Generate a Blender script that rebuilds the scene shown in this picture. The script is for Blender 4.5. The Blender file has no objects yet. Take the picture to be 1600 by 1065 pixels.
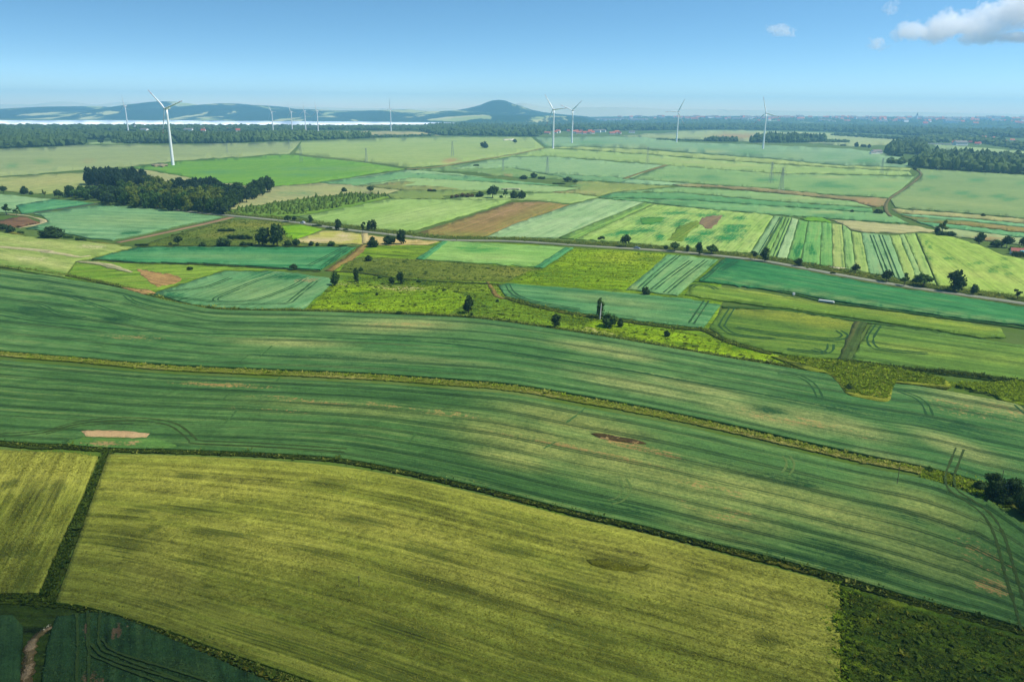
import bpy, bmesh, math, random
import numpy as np
from mathutils import Vector, Matrix
from mathutils.geometry import delaunay_2d_cdt

scene = bpy.context.scene
COL = scene.collection
rng = np.random.default_rng(7)
random.seed(7)
R = math.radians

# ------------------------------------------------------------------ camera
W, H = 1600.0, 1065.0          # the photograph's own pixels, used to read off positions
FPX = 1200.0                   # focal length in those pixels
CAM_Z = 88.0
PITCH, ROLL = R(16.72), R(0.5)
_f = np.array([0, math.cos(PITCH), -math.sin(PITCH)])
_r0 = np.array([1.0, 0, 0])
_u0 = np.array([0, math.sin(PITCH), math.cos(PITCH)])
_r = _r0 * math.cos(ROLL) + _u0 * math.sin(ROLL)
_u = -_r0 * math.sin(ROLL) + _u0 * math.cos(ROLL)
CAM = np.array([0, 0, CAM_Z])
cd = bpy.data.cameras.new('camera')
cd.sensor_width = 36.0
cd.lens = 36.0 * FPX / W
cd.clip_start = 0.5
cd.clip_end = 80000
cam = bpy.data.objects.new('camera', cd)
COL.objects.link(cam)
M = Matrix(((_r[0], _u[0], -_f[0], 0), (_r[1], _u[1], -_f[1], 0), (_r[2], _u[2], -_f[2], CAM_Z), (0, 0, 0, 1)))
cam.matrix_world = M
scene.camera = cam

# ------------------------------------------------------------------ sky, sun, exposure
SUN_EL, SUN_AZ = R(56), R(98)      # azimuth measured from straight ahead towards the right
world = bpy.data.worlds.new('World')
scene.world = world
world.use_nodes = True
wn, wl = world.node_tree.nodes, world.node_tree.links
wn.clear()
tc = wn.new('ShaderNodeTexCoord')
vm = wn.new('ShaderNodeVectorMath'); vm.operation = 'MULTIPLY'; vm.inputs[1].default_value = (1, 1, 3.2)
vn = wn.new('ShaderNodeVectorMath'); vn.operation = 'NORMALIZE'
sky = wn.new('ShaderNodeTexSky')
sky.sky_type = 'NISHITA'
sky.sun_disc = False
sky.sun_elevation = SUN_EL
sky.sun_rotation = SUN_AZ
sky.altitude = 0
sky.air_density = 1.0
sky.dust_density = 0.15
sky.ozone_density = 1.6
bg = wn.new('ShaderNodeBackground'); bg.inputs['Strength'].default_value = 0.12
wo = wn.new('ShaderNodeOutputWorld')
wl.new(tc.outputs['Generated'], vm.inputs[0]); wl.new(vm.outputs[0], vn.inputs[0]); wl.new(vn.outputs[0], sky.inputs['Vector'])
hs = wn.new('ShaderNodeHueSaturation'); hs.inputs['Saturation'].default_value = 1.2; hs.inputs['Hue'].default_value = 0.488; wl.new(sky.outputs[0], hs.inputs['Color']); wl.new(hs.outputs[0], bg.inputs['Color']); wl.new(bg.outputs[0], wo.inputs['Surface'])
sd = bpy.data.lights.new('sun', 'SUN')
sd.energy = 4.5
sd.angle = R(1.2)
sd.color = (1.0, 0.95, 0.86)
sun = bpy.data.objects.new('sun', sd)
COL.objects.link(sun)
SUN_DIR = Vector((math.sin(SUN_AZ) * math.cos(SUN_EL), math.cos(SUN_AZ) * math.cos(SUN_EL), math.sin(SUN_EL)))
sun.rotation_euler = SUN_DIR.to_track_quat('Z', 'Y').to_euler()
sun.location = (0, 0, 4000)
vs = scene.view_settings
vs.view_transform = 'Standard'; vs.look = 'None'; vs.exposure = 0.58; vs.gamma = 1.0; vs.use_curve_mapping = False
scene.render.engine = 'CYCLES'
cy = scene.cycles
cy.max_bounces = 40; cy.diffuse_bounces = 2; cy.glossy_bounces = 2; cy.transmission_bounces = 2; cy.volume_bounces = 40
cy.transparent_max_bounces = 8
cy.use_denoising = True
try:
    cy.denoiser = 'OPENIMAGEDENOISE'
except Exception:
    pass
cy.volume_step_rate = 0.3

# ------------------------------------------------------------------ geometry of the place
def relief(x, y):
    """gentle swell of the near farmland, flat further out"""
    d = np.hypot(x, y)
    f = np.clip((620 - d) / 300, 0, 1); f = f * f * (3 - 2 * f)
    return f * (1.7 * np.sin(x / 66 + 0.6) * np.sin(y / 58 + 1.1) + 1.1 * np.sin((x * 0.8 + y) / 41 + 2) )

def pgs(P, z=0.0):
    """pixels of the photograph -> points on the ground (z metres above it)"""
    P = np.atleast_2d(np.asarray(P, float))
    d = ((P[:, 0] - 800) / FPX)[:, None] * _r + ((532.5 - P[:, 1]) / FPX)[:, None] * _u + _f
    dz = np.minimum(d[:, 2], -0.0015)
    t = (z - CAM_Z) / dz
    for _ in range(6):
        p = CAM + d * t[:, None]
        t = (relief(p[:, 0], p[:, 1]) + z - CAM_Z) / dz
    p = CAM + d * t[:, None]
    p[:, 2] = relief(p[:, 0], p[:, 1]) + z
    return p

def pg(px, py, z=0.0):
    return pgs([(px, py)], z)[0]

def proj(p):
    v = np.asarray(p, float) - CAM
    w = v @ _f
    return 800 + FPX * (v @ _r) / w, 532.5 - FPX * (v @ _u) / w

def lin(hexs):
    h = hexs.lstrip('#')
    c = np.array([int(h[i:i + 2], 16) / 255 for i in (0, 2, 4)])
    return np.where(c <= 0.04045, c / 12.92, ((c + 0.055) / 1.055) ** 2.4)

ALB = 0.57
def A(hexs, k=1.0):
    c = lin(hexs) * ALB * k
    return (float(c[0]) * 1.07, float(c[1]), float(c[2]) * 0.70, 1.0)

def AW(hexs, k=1.0):
    c = lin(hexs) * 0.88 * k
    return (float(c[0]), float(c[1]), float(c[2]), 1.0)

def pts(s):
    return [tuple(float(v) for v in q.split(',')) for q in s.split()]

# ------------------------------------------------------------------ mesh helpers
def np_mesh(name, V, loops, starts, mat=None, mats=None, midx=None, smooth=False):
    me = bpy.data.meshes.new(name)
    me.vertices.add(len(V)); me.vertices.foreach_set('co', np.asarray(V, np.float32).ravel())
    me.loops.add(len(loops)); me.loops.foreach_set('vertex_index', np.asarray(loops, np.int32))
    me.polygons.add(len(starts)); me.polygons.foreach_set('loop_start', np.asarray(starts, np.int32))
    for m in (mats or ([mat] if mat else [])):
        me.materials.append(m)
    if midx is not None:
        me.polygons.foreach_set('material_index', np.asarray(midx, np.int32))
    me.polygons.foreach_set('use_smooth', np.full(len(starts), smooth))
    me.update(calc_edges=True)
    return me

def tri_mesh(name, V, T, mat=None, smooth=False, **k):
    T = np.asarray(T, np.int32)
    return np_mesh(name, V, T.ravel(), np.arange(len(T)) * T.shape[1], mat, smooth=smooth, **k)

def link(name, me, parent=None):
    o = bpy.data.objects.new(name, me)
    COL.objects.link(o)
    if parent is not None:
        o.parent = parent
    return o

def tag(o, label=None, cat=None, group=None, kind=None):
    if label: o['label'] = label
    if cat: o['category'] = cat
    if group: o['group'] = group
    if kind: o['kind'] = kind
    return o

def empty(name, loc, rz=0.0):
    o = bpy.data.objects.new(name, None)
    o.empty_display_size = 1.0
    o.location = Vector([float(v) for v in loc]); o.rotation_euler = (0, 0, rz)
    COL.objects.link(o)
    return o

def bm_mesh(name, bm, mat=None, smooth=False):
    me = bpy.data.meshes.new(name)
    bm.to_mesh(me); bm.free()
    if mat: me.materials.append(mat)
    if smooth:
        for p in me.polygons: p.use_smooth = True
    return me

def bm_box(bm, c, s, rz=0.0, taper=1.0):
    x, y, z = s[0] / 2, s[1] / 2, s[2] / 2
    vs_ = []
    for dz, k in ((-z, 1.0), (z, taper)):
        for dx, dy in ((-x, -y), (x, -y), (x, y), (-x, y)):
            a, b = dx * k, dy * k
            vs_.append(bm.verts.new((c[0] + a * math.cos(rz) - b * math.sin(rz), c[1] + a * math.sin(rz) + b * math.cos(rz), c[2] + dz)))
    for f in ((3, 2, 1, 0), (4, 5, 6, 7), (0, 1, 5, 4), (1, 2, 6, 5), (2, 3, 7, 6), (3, 0, 4, 7)):
        bm.faces.new([vs_[i] for i in f])

def bm_bar(bm, a, b, w0, w1=None, n=4):
    w1 = w0 if w1 is None else w1
    a, b = Vector(a), Vector(b)
    d = (b - a).normalized()
    s = d.cross(Vector((0, 0, 1)))
    if s.length < 1e-3: s = Vector((1, 0, 0))
    s.normalize(); t = d.cross(s)
    ra, rb = [], []
    for i in range(n):
        an = 2 * math.pi * (i + 0.5) / n
        o = s * math.cos(an) + t * math.sin(an)
        ra.append(bm.verts.new(a + o * w0)); rb.append(bm.verts.new(b + o * w1))
    for i in range(n):
        j = (i + 1) % n
        bm.faces.new((ra[i], ra[j], rb[j], rb[i]))
    bm.faces.new(ra[::-1]); bm.faces.new(rb)

def resample(P, n):
    P = np.asarray(P, float)
    s = np.concatenate([[0], np.cumsum(np.hypot(*np.diff(P, axis=0).T))])
    t = np.linspace(0, s[-1], n)
    return np.stack([np.interp(t, s, P[:, 0]), np.interp(t, s, P[:, 1])], 1)

def smooth_line(P, step):
    """Catmull-Rom through the given pixels, one point every `step` pixels"""
    P = np.asarray(P, float)
    if len(P) < 3:
        return resample(P, max(2, int(np.hypot(*(P[1] - P[0])) / step) + 1))
    Q = np.vstack([2 * P[0] - P[1], P, 2 * P[-1] - P[-2]])
    out = []
    for i in range(1, len(Q) - 2):
        p0, p1, p2, p3 = Q[i - 1:i + 3]
        n = max(2, int(np.hypot(*(p2 - p1)) / step) + 1)
        t = np.linspace(0, 1, n, endpoint=False)[:, None]
        out.append(0.5 * (2 * p1 + (p2 - p0) * t + (2 * p0 - 5 * p1 + 4 * p2 - p3) * t * t + (3 * p1 - p0 - 3 * p2 + p3) * t ** 3))
    out.append(P[-1:])
    return np.vstack(out)

def inside(P, poly):
    P = np.atleast_2d(P); x, y = P[:, 0], P[:, 1]
    poly = np.asarray(poly, float); r = np.zeros(len(P), bool)
    x1, y1 = poly[-1]
    for x2, y2 in poly:
        c = ((y2 > y) != (y1 > y))
        with np.errstate(divide='ignore', invalid='ignore'):
            xx = (x1 - x2) * (y - y2) / (y1 - y2 + 1e-12) + x2
        r ^= c & (x < xx)
        x1, y1 = x2, y2
    return r

# ------------------------------------------------------------------ materials
_mats = {}
def new_mat(name):
    m = bpy.data.materials.new(name)
    m.use_nodes = True
    nt = m.node_tree
    b = nt.nodes['Principled BSDF']
    b.inputs['Roughness'].default_value = 0.95
    b.inputs['Specular IOR Level'].default_value = 0.08
    return m, nt, b

class NB:
    """tiny node-building helper"""
    def __init__(s, nt): s.nt = nt
    def n(s, t, **k):
        x = s.nt.nodes.new(t)
        for a, v in k.items(): setattr(x, a, v)
        return x
    def link(s, a, b): s.nt.links.new(a, b)
    def math(s, op, a, b=None, c=None, clamp=False):
        x = s.n('ShaderNodeMath', operation=op); x.use_clamp = clamp
        for i, v in enumerate((a, b, c)):
            if v is None: continue
            if isinstance(v, (int, float)): x.inputs[i].default_value = v
            else: s.link(v, x.inputs[i])
        return x.outputs[0]
    def mix(s, f, a, b, blend='MIX'):
        x = s.n('ShaderNodeMix', data_type='RGBA', blend_type=blend)
        for i, v in ((0, f), (6, a), (7, b)):
            if isinstance(v, (int, float)): x.inputs[i].default_value = v
            elif isinstance(v, tuple): x.inputs[i].default_value = v
            else: s.link(v, x.inputs[i])
        return x.outputs[2]
    def step(s, v, lo, hi):
        x = s.n('ShaderNodeMapRange', interpolation_type='SMOOTHSTEP')
        s.link(v, x.inputs[0]); x.inputs[1].default_value = lo; x.inputs[2].default_value = hi
        return x.outputs[0]
    def noise(s, vec, scale, detail=3.0, rough=0.55, dist=0.0):
        x = s.n('ShaderNodeTexNoise'); x.inputs['Scale'].default_value = scale; x.inputs['Detail'].default_value = detail
        x.inputs['Roughness'].default_value = rough; x.inputs['Distortion'].default_value = dist
        if vec is not None: s.link(vec, x.inputs['Vector'])
        return x.outputs['Fac']
    def scale(s, vec, v, off=(0, 0, 0)):
        x = s.n('ShaderNodeMapping'); s.link(vec, x.inputs['Vector']); x.inputs['Scale'].default_value = v; x.inputs['Location'].default_value = off
        return x.outputs[0]

def crop_mat(c1, c2, ripe='a2a05c', lush='2a6440', soil='a58d68', tram=0.0, tramk=0.75, gr=0.5, streak=1.0, clump=0.0, seed=0.0, fine=1.0, ridge=0.0, warm=0.45, lushk=1.0):
    key = ('crop', c1, c2, ripe, lush, soil, tram, tramk, gr, streak, clump, seed, fine, ridge, warm, lushk)
    if key in _mats: return _mats[key]
    m, nt, b = new_mat('crop')
    g = NB(nt)
    uv = g.n('ShaderNodeUVMap', uv_map='rows').outputs[0]
    pos = g.n('ShaderNodeNewGeometry').outputs['Position']
    att = g.n('ShaderNodeAttribute', attribute_name='tone')
    sep = g.n('ShaderNodeSeparateColor'); g.link(att.outputs['Color'], sep.inputs[0])
    so = (seed * 13.7, seed * 7.1, seed * 3.3)
    st = g.noise(g.scale(uv, (0.012, 0.30, 1), so), 1.0, 4, 0.6, 0.3)
    st2 = g.noise(g.scale(uv, (0.05, 1.3, 1), so), 1.0, 2, 0.5)
    big = g.noise(g.scale(pos, (0.011, 0.011, 0.011), so), 1.0, 3, 0.55, 0.6)
    mid = g.noise(g.scale(pos, (0.09, 0.09, 0.09), so), 1.0, 4, 0.65, 0.8)
    m2 = g.noise(g.scale(uv, (0.06, 0.17, 1), so), 1.0, 4, 0.7, 0.5)
    f1 = g.noise(pos, 0.9 * fine, 3, 0.7)
    f2 = g.noise(g.scale(uv, (2.2, 3.4, 1)), fine, 2, 0.6)
    # ground tone: streaks along the rows over broad patches
    k = g.math('ADD', g.math('MULTIPLY', st, 0.75 * streak), g.math('ADD', g.math('MULTIPLY', big, 0.6), g.math('MULTIPLY', mid, 0.35)))
    tot = 0.75 * streak + 0.95
    k = g.step(k, tot * 0.5 - 0.2, tot * 0.5 + 0.2)
    col = g.mix(k, A(c1), A(c2))
    br = g.math('SUBTRACT', g.math('ADD', g.math('MULTIPLY', mid, 0.3), g.math('ADD', g.math('MULTIPLY', st2, 0.35), g.math('MULTIPLY', f1, 0.35))), 0.5)
    def mask(ch, sharp=0.2):
        v = g.math('ADD', g.math('MULTIPLY', ch, 0.75), g.math('MULTIPLY', br, 5.5))
        return g.math('MULTIPLY', g.step(v, 0.42 - sharp, 0.42 + sharp), g.step(ch, 0.02, 0.15))
    ln1 = g.noise(g.scale(uv, (0.0035, 0.75, 1), so), 1.0, 3, 0.65)
    if warm:
        wv = g.math('ADD', g.math('MULTIPLY', st, 0.5), g.math('ADD', g.math('MULTIPLY', ln1, 0.3), g.math('MULTIPLY', m2, 0.3)))
        col = g.mix(g.math('MULTIPLY', g.step(wv, 0.55, 0.72), warm), col, A(ripe, 0.85))
        col = g.mix(g.math('MULTIPLY', g.step(wv, 0.53, 0.40), warm), col, A(lush))
    rs = g.math('MULTIPLY', sep.outputs[0], g.math('ADD', 0.55, g.math('MULTIPLY', br, 2.4)), clamp=True)
    col = g.mix(rs, col, A(ripe))
    col = g.mix(mask(sep.outputs[2], 0.12), col, A(soil))
    col = g.mix(g.math('MULTIPLY', mask(sep.outputs[1], 0.34), lushk), col, A(lush))
    if clump:
        cl = g.math('ADD', g.math('MULTIPLY', st, 0.5), g.math('ADD', g.math('MULTIPLY', mid, 0.45), g.math('MULTIPLY', f1, 0.18)))
        col = g.mix(g.math('MULTIPLY', g.step(cl, 0.59, 0.70), clump), col, A(lush))
        col = g.mix(g.math('MULTIPLY', g.step(cl, 0.50, 0.38), clump * 0.5), col, A(ripe))
    if tram:
        v = g.n('ShaderNodeSeparateXYZ'); g.link(uv, v.inputs[0])
        mm = g.math('ABSOLUTE', g.math('SUBTRACT', g.math('FLOORED_MODULO', v.outputs[1], tram), tram / 2))
        ln = g.step(g.math('ABSOLUTE', g.math('SUBTRACT', mm, 0.95)), 0.55, 0.2)
        soft = g.step(mm, 3.2, 0.2)
        ln = g.math('MULTIPLY', g.math('MAXIMUM', ln, g.math('MULTIPLY', soft, 0.55)), g.step(g.noise(g.scale(uv, (0.02, 0.15, 1), so), 1.0, 3), 0.3, 0.52))
        col = g.mix(g.math('MULTIPLY', ln, tramk), col, A(lush, 0.6))
    if ridge:
        v2 = g.n('ShaderNodeSeparateXYZ'); g.link(uv, v2.inputs[0])
        rd = g.math('SINE', g.math('MULTIPLY', v2.outputs[1], 6.2832 / ridge))
        col = g.mix(g.math('MULTIPLY', g.step(rd, 0.2, 0.9), 0.3), col, A(lush))
    gv = g.math('ADD', g.math('MULTIPLY', f1, 0.45), g.math('ADD', g.math('MULTIPLY', f2, 0.35), g.math('MULTIPLY', mid, 0.2)))
    gv = g.math('ADD', gv, g.math('MULTIPLY', g.math('SUBTRACT', g.math('ADD', g.math('MULTIPLY', ln1, 0.5), g.math('MULTIPLY', m2, 0.5)), 0.5), 0.95))
    gv = g.math('MAXIMUM', g.math('ADD', 0.92 - 0.5 * gr * 4.2, g.math('MULTIPLY', gv, gr * 4.2)), 0.25)
    mul = g.n('ShaderNodeVectorMath', operation='SCALE'); g.link(col, mul.inputs[0]); g.link(gv, mul.inputs['Scale'])
    g.link(mul.outputs[0], b.inputs['Base Color'])
    bu = g.n('ShaderNodeBump'); bu.inputs['Strength'].default_value = 0.8; bu.inputs['Distance'].default_value = 0.7
    g.link(g.math('ADD', g.math('MULTIPLY', f1, 0.6), g.math('MULTIPLY', f2, 0.5)), bu.inputs['Height']); g.link(bu.outputs[0], b.inputs['Normal'])
    _mats[key] = m
    return m

def tint_mat(name, dark, light, rough=0.8, trans=0.0, ns=0.0, up=0.0):
    """plain leaf / blade material, mixed per leaf by the 'tint' attribute"""
    key = ('tint', name)
    if key in _mats: return _mats[key]
    m, nt, b = new_mat(name)
    g = NB(nt)
    t = g.n('ShaderNodeAttribute', attribute_name='tint').outputs['Fac']
    oi = g.n('ShaderNodeObjectInfo').outputs['Random']
    t2 = g.math('ADD', g.math('MULTIPLY', t, 0.8), g.math('MULTIPLY', oi, 0.25), clamp=True)
    if ns:
        pos = g.n('ShaderNodeNewGeometry').outputs['Position']
        t2 = g.math('ADD', g.math('MULTIPLY', t2, 0.6), g.math('MULTIPLY', g.noise(pos, ns, 3), 0.5), clamp=True)
    cc = g.mix(t2, A(dark), A(light))
    nv = None
    if up:                                   # a stand of blades is lit like the sward it forms
        ge = g.n('ShaderNodeNewGeometry').outputs['Normal']
        va = g.n('ShaderNodeVectorMath', operation='SCALE'); g.link(ge, va.inputs[0]); va.inputs['Scale'].default_value = 1 - up
        vb = g.n('ShaderNodeVectorMath', operation='ADD'); g.link(va.outputs[0], vb.inputs[0]); vb.inputs[1].default_value = (0, 0, up)
        vc = g.n('ShaderNodeVectorMath', operation='NORMALIZE'); g.link(vb.outputs[0], vc.inputs[0]); nv = vc.outputs[0]
        g.link(nv, b.inputs['Normal'])
    g.link(cc, b.inputs['Base Color'])
    b.inputs['Roughness'].default_value = rough
    if trans:
        tr = g.n('ShaderNodeBsdfTranslucent'); g.link(cc, tr.inputs['Color'])
        if nv is not None: g.link(nv, tr.inputs['Normal'])
        mx = g.n('ShaderNodeMixShader'); mx.inputs[0].default_value = trans
        g.link(b.outputs[0], mx.inputs[1]); g.link(tr.outputs[0], mx.inputs[2])
        g.link(mx.outputs[0], nt.nodes['Material Output'].inputs['Surface'])
    _mats[key] = m
    return m

def flat_mat(name, hexs, rough=0.8, var=0.15, scale=1.0, metal=0.0, spec=0.3):
    key = ('flat', name)
    if key in _mats: return _mats[key]
    m, nt, b = new_mat(name)
    g = NB(nt)
    pos = g.n('ShaderNodeTexCoord').outputs['Object']
    n = g.noise(pos, scale, 4, 0.6)
    col = g.mix(n, AW(hexs, 1 - var), AW(hexs, 1 + var))
    g.link(col, b.inputs['Base Color'])
    b.inputs['Roughness'].default_value = rough; b.inputs['Metallic'].default_value = metal; b.inputs['Specular IOR Level'].default_value = spec
    _mats[key] = m
    return m

# ------------------------------------------------------------------ land pieces: every field is a sheet of standing crop
def finish_field(name, V2, T, P3, uv, tone, mat, depth, kind, label):
    """V2: pixel verts, P3: their ground points; adds a skirt down to the ground round the edge"""
    T = np.asarray(T, np.int64)
    n = len(P3)
    E = np.vstack([T[:, [0, 1]], T[:, [1, 2]], T[:, [2, 0]]])
    key = np.sort(E, 1) @ np.array([n, 1])
    _, inv, cnt = np.unique(key, return_inverse=True, return_counts=True)
    BE = E[cnt[inv] == 1]
    used = np.unique(BE)
    mp = -np.ones(n, int); mp[used] = n + np.arange(len(used))
    low = P3[used].copy(); low[:, 2] -= depth
    V = np.vstack([P3, low])
    Q = np.stack([BE[:, 1], BE[:, 0], mp[BE[:, 0]], mp[BE[:, 1]]], 1)
    loops = np.concatenate([T.ravel(), Q.ravel()])
    starts = np.concatenate([np.arange(len(T)) * 3, len(T) * 3 + np.arange(len(Q)) * 4])
    me = np_mesh(name, V, loops, starts, mat, smooth=False)
    uvA = np.vstack([uv, uv[used]]); toA = np.vstack([tone, tone[used]])
    ul = me.uv_layers.new(name='rows')
    ul.data.foreach_set('uv', uvA[loops].astype(np.float32).ravel())
    at = me.attributes.new('tone', 'FLOAT_COLOR', 'POINT')
    at.data.foreach_set('color', np.hstack([toA, np.ones((len(toA), 1))]).astype(np.float32).ravel())
    sm = np.zeros(len(starts), bool); sm[:len(T)] = True
    me.polygons.foreach_set('use_smooth', sm)
    o = link(name, me)
    tag(o, kind=kind, label=label)
    return o

def tone_of(V2, blobs):
    t = np.zeros((len(V2), 3))
    for bl in blobs or ():
        ch, cx, cy_, rx, ry = bl[:5]
        ang = bl[5] if len(bl) > 5 else 0.0
        amt = bl[6] if len(bl) > 6 else 1.0
        dx, dy = V2[:, 0] - cx, V2[:, 1] - cy_
        c, s = math.cos(R(ang)), math.sin(R(ang))
        a, b = (dx * c + dy * s) / rx, (-dx * s + dy * c) / ry
        i = {'r': 0, 'l': 1, 's': 2}[ch]
        t[:, i] = np.maximum(t[:, i], amt * np.exp(-((a * a + b * b) ** 1.5) * 0.7))
    return t

erng = np.random.default_rng(99)
def beyond(P, closed=True):
    """carry land that leaves the photograph at its sides on past the frame, along its own edges"""
    P = [tuple(p) for p in P]; Q = list(P); n = len(P)
    for i, (x, y) in enumerate(P):
        lim, tgt = (1615, 2050) if x > 1615 else ((-15, -450) if x < -15 else (None, None))
        if lim is None: continue
        for j in (i - 1, i + 1):
            if not closed and not 0 <= j < n: continue
            a = P[j % n]
            if -15 <= a[0] <= 1615 and abs(x - a[0]) > 8:
                yy = a[1] + (y - a[1]) * (tgt - a[0]) / (x - a[0])
                if 185 < yy < 1500: Q[i] = (tgt, yy)
                break
    return Q
def field(name, poly, mat, z=0.6, rows=None, blobs=None, step=6.0, kind='structure', label=None, depth=None, curve=False, edge=0.5):
    P = pts(poly) if isinstance(poly, str) else [tuple(p) for p in poly]
    P = beyond(P)
    if curve:
        P = [tuple(q) for q in smooth_line(P + [P[0]], step)[:-1]]
    B = []
    for i in range(len(P)):
        a, b = np.array(P[i]), np.array(P[(i + 1) % len(P)])
        n = max(1, int(np.hypot(*(b - a)) / (step * 1.3)))
        for k in range(n): B.append(a + (b - a) * k / n)
        if edge:
            dn = np.array([-(b - a)[1], (b - a)[0]]) / (np.hypot(*(b - a)) + 1e-9)
            for k in range(1, n): B[len(B) - n + k] = B[len(B) - n + k] + dn * erng.normal(0, edge)
    B = np.array(B)
    x0, y0 = B.min(0); x1, y1 = B.max(0)
    gx, gy = np.meshgrid(np.arange(x0 + step / 2, x1, step), np.arange(y0 + step / 2, y1, step))
    G = np.stack([gx.ravel(), gy.ravel()], 1)
    if len(G):
        G[:, 0] += (np.arange(len(G)) % 2) * 0.01
        G = G[inside(G, B)]
    # keep grid points clear of the outline
    if len(G):
        keep = np.ones(len(G), bool)
        for i in range(0, len(B), 64):
            d = np.hypot(G[:, None, 0] - B[None, i:i + 64, 0], G[:, None, 1] - B[None, i:i + 64, 1]).min(1)
            keep &= d > step * 0.45
        G = G[keep]
    Vv = [Vector((float(a), float(b))) for a, b in np.vstack([B, G])]
    n = len(B)
    ov, oe, of, *_ = delaunay_2d_cdt(Vv, [(i, (i + 1) % n) for i in range(n)], [list(range(n))], 1, 1e-4)
    V2 = np.array([(v.x, v.y) for v in ov])
    T = []
    for f in of:
        for k in range(1, len(f) - 1): T.append((f[0], f[k], f[k + 1]))
    T = np.array(T)
    P3 = pgs(V2, z)
    # face up
    a, b, c = P3[T[:, 0]], P3[T[:, 1]], P3[T[:, 2]]
    nz = (b[:, 0] - a[:, 0]) * (c[:, 1] - a[:, 1]) - (b[:, 1] - a[:, 1]) * (c[:, 0] - a[:, 0])
    T[nz < 0] = T[nz < 0][:, ::-1]
    q = pts(rows) if isinstance(rows, str) else (P[0], P[1])
    ra, rb = pgs(q[:2], 0)
    d = (rb - ra)[:2]; d = d / (np.hypot(*d) + 1e-9)
    rel = P3[:, :2] - ra[:2]
    uv = np.stack([rel @ d, rel @ np.array([-d[1], d[0]])], 1)
    return finish_field(name, V2, T, P3, uv, tone_of(V2, blobs), mat, depth if depth is not None else z + 0.3, kind, label)

def ruled(name, top, bot, mat, z=0.6, n=120, m=24, blobs=None, kind='structure', label=None, width=None, curve=True):
    """field whose rows follow its two long edges"""
    tp = pts(top) if isinstance(top, str) else top
    bt = pts(bot) if isinstance(bot, str) else bot
    tp, bt = beyond(tp, False), beyond(bt, False)
    if curve: tp, bt = smooth_line(tp, 5), smooth_line(bt, 5)
    tp, bt = resample(tp, n), resample(bt, n)
    t = np.linspace(0, 1, m)
    V2 = (tp[None] * (1 - t)[:, None, None] + bt[None] * t[:, None, None]).reshape(-1, 2)
    P3 = pgs(V2, z)
    i, j = np.meshgrid(np.arange(m - 1), np.arange(n - 1), indexing='ij')
    a = (i * n + j).ravel(); b = a + 1; c = a + n; d = c + 1
    T = np.vstack([np.stack([a, c, b], 1), np.stack([b, c, d], 1)])
    A3, B3, C3 = P3[T[0, 0]], P3[T[0, 1]], P3[T[0, 2]]
    if (B3[0] - A3[0]) * (C3[1] - A3[1]) - (B3[1] - A3[1]) * (C3[0] - A3[0]) < 0: T = T[:, ::-1]
    G = P3.reshape(m, n, 3)
    u = np.concatenate([[0], np.cumsum(np.hypot(*np.diff(G[m // 2, :, :2], axis=0).T))])
    w = width or np.median(np.hypot(*(G[-1, :, :2] - G[0, :, :2]).T))
    uv = np.stack([np.tile(u, m), np.repeat(t * w, n)], 1)
    return finish_field(name, V2, T, P3, uv, tone_of(V2, blobs), mat, z + 0.3, kind, label)

def ribbon(name, line, width, mat, z=0.1, step=6.0, kind='structure', label=None, px=False, wob=0.0, depth=0.25, curve=True, blobs=None):
    """strip of constant ground width (metres) along a line of pixels"""
    L = beyond(pts(line) if isinstance(line, str) else line, False)
    S = smooth_line(L, step) if curve else resample(L, max(2, int(sum(np.hypot(*np.diff(np.array(L), axis=0).T)) / step)))
    C = pgs(S, z)
    d = np.gradient(C[:, :2], axis=0); d /= np.hypot(*d.T)[:, None] + 1e-9
    nrm = np.stack([-d[:, 1], d[:, 0]], 1)
    ww = np.interp(np.linspace(0, 1, len(S)), np.linspace(0, 1, len(np.atleast_1d(width))), np.atleast_1d(width)) / 2
    wa, wb = ww * (1 + wob * rng.standard_normal(len(S))), ww * (1 + wob * rng.standard_normal(len(S)))
    rows_ = [C[:, :2] + nrm * wa[:, None], C[:, :2], C[:, :2] - nrm * wb[:, None]]
    P = np.vstack(rows_); n = len(S)
    P3 = np.column_stack([P, relief(P[:, 0], P[:, 1]) + z])
    i, j = np.meshgrid(np.arange(2), np.arange(n - 1), indexing='ij')
    a = (i * n + j).ravel(); b = a + 1; c = a + n; e = c + 1
    T = np.vstack([np.stack([a, c, b], 1), np.stack([b, c, e], 1)])
    u = np.concatenate([[0], np.cumsum(np.hypot(*np.diff(C[:, :2], axis=0).T))])
    uv = np.stack([np.tile(u, 3), np.concatenate([ww, np.zeros(n), -ww])], 1)
    V2 = np.tile(S, (3, 1))
    return finish_field(name, V2, T, P3, uv, tone_of(V2, blobs), mat, depth, kind, label)

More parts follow.
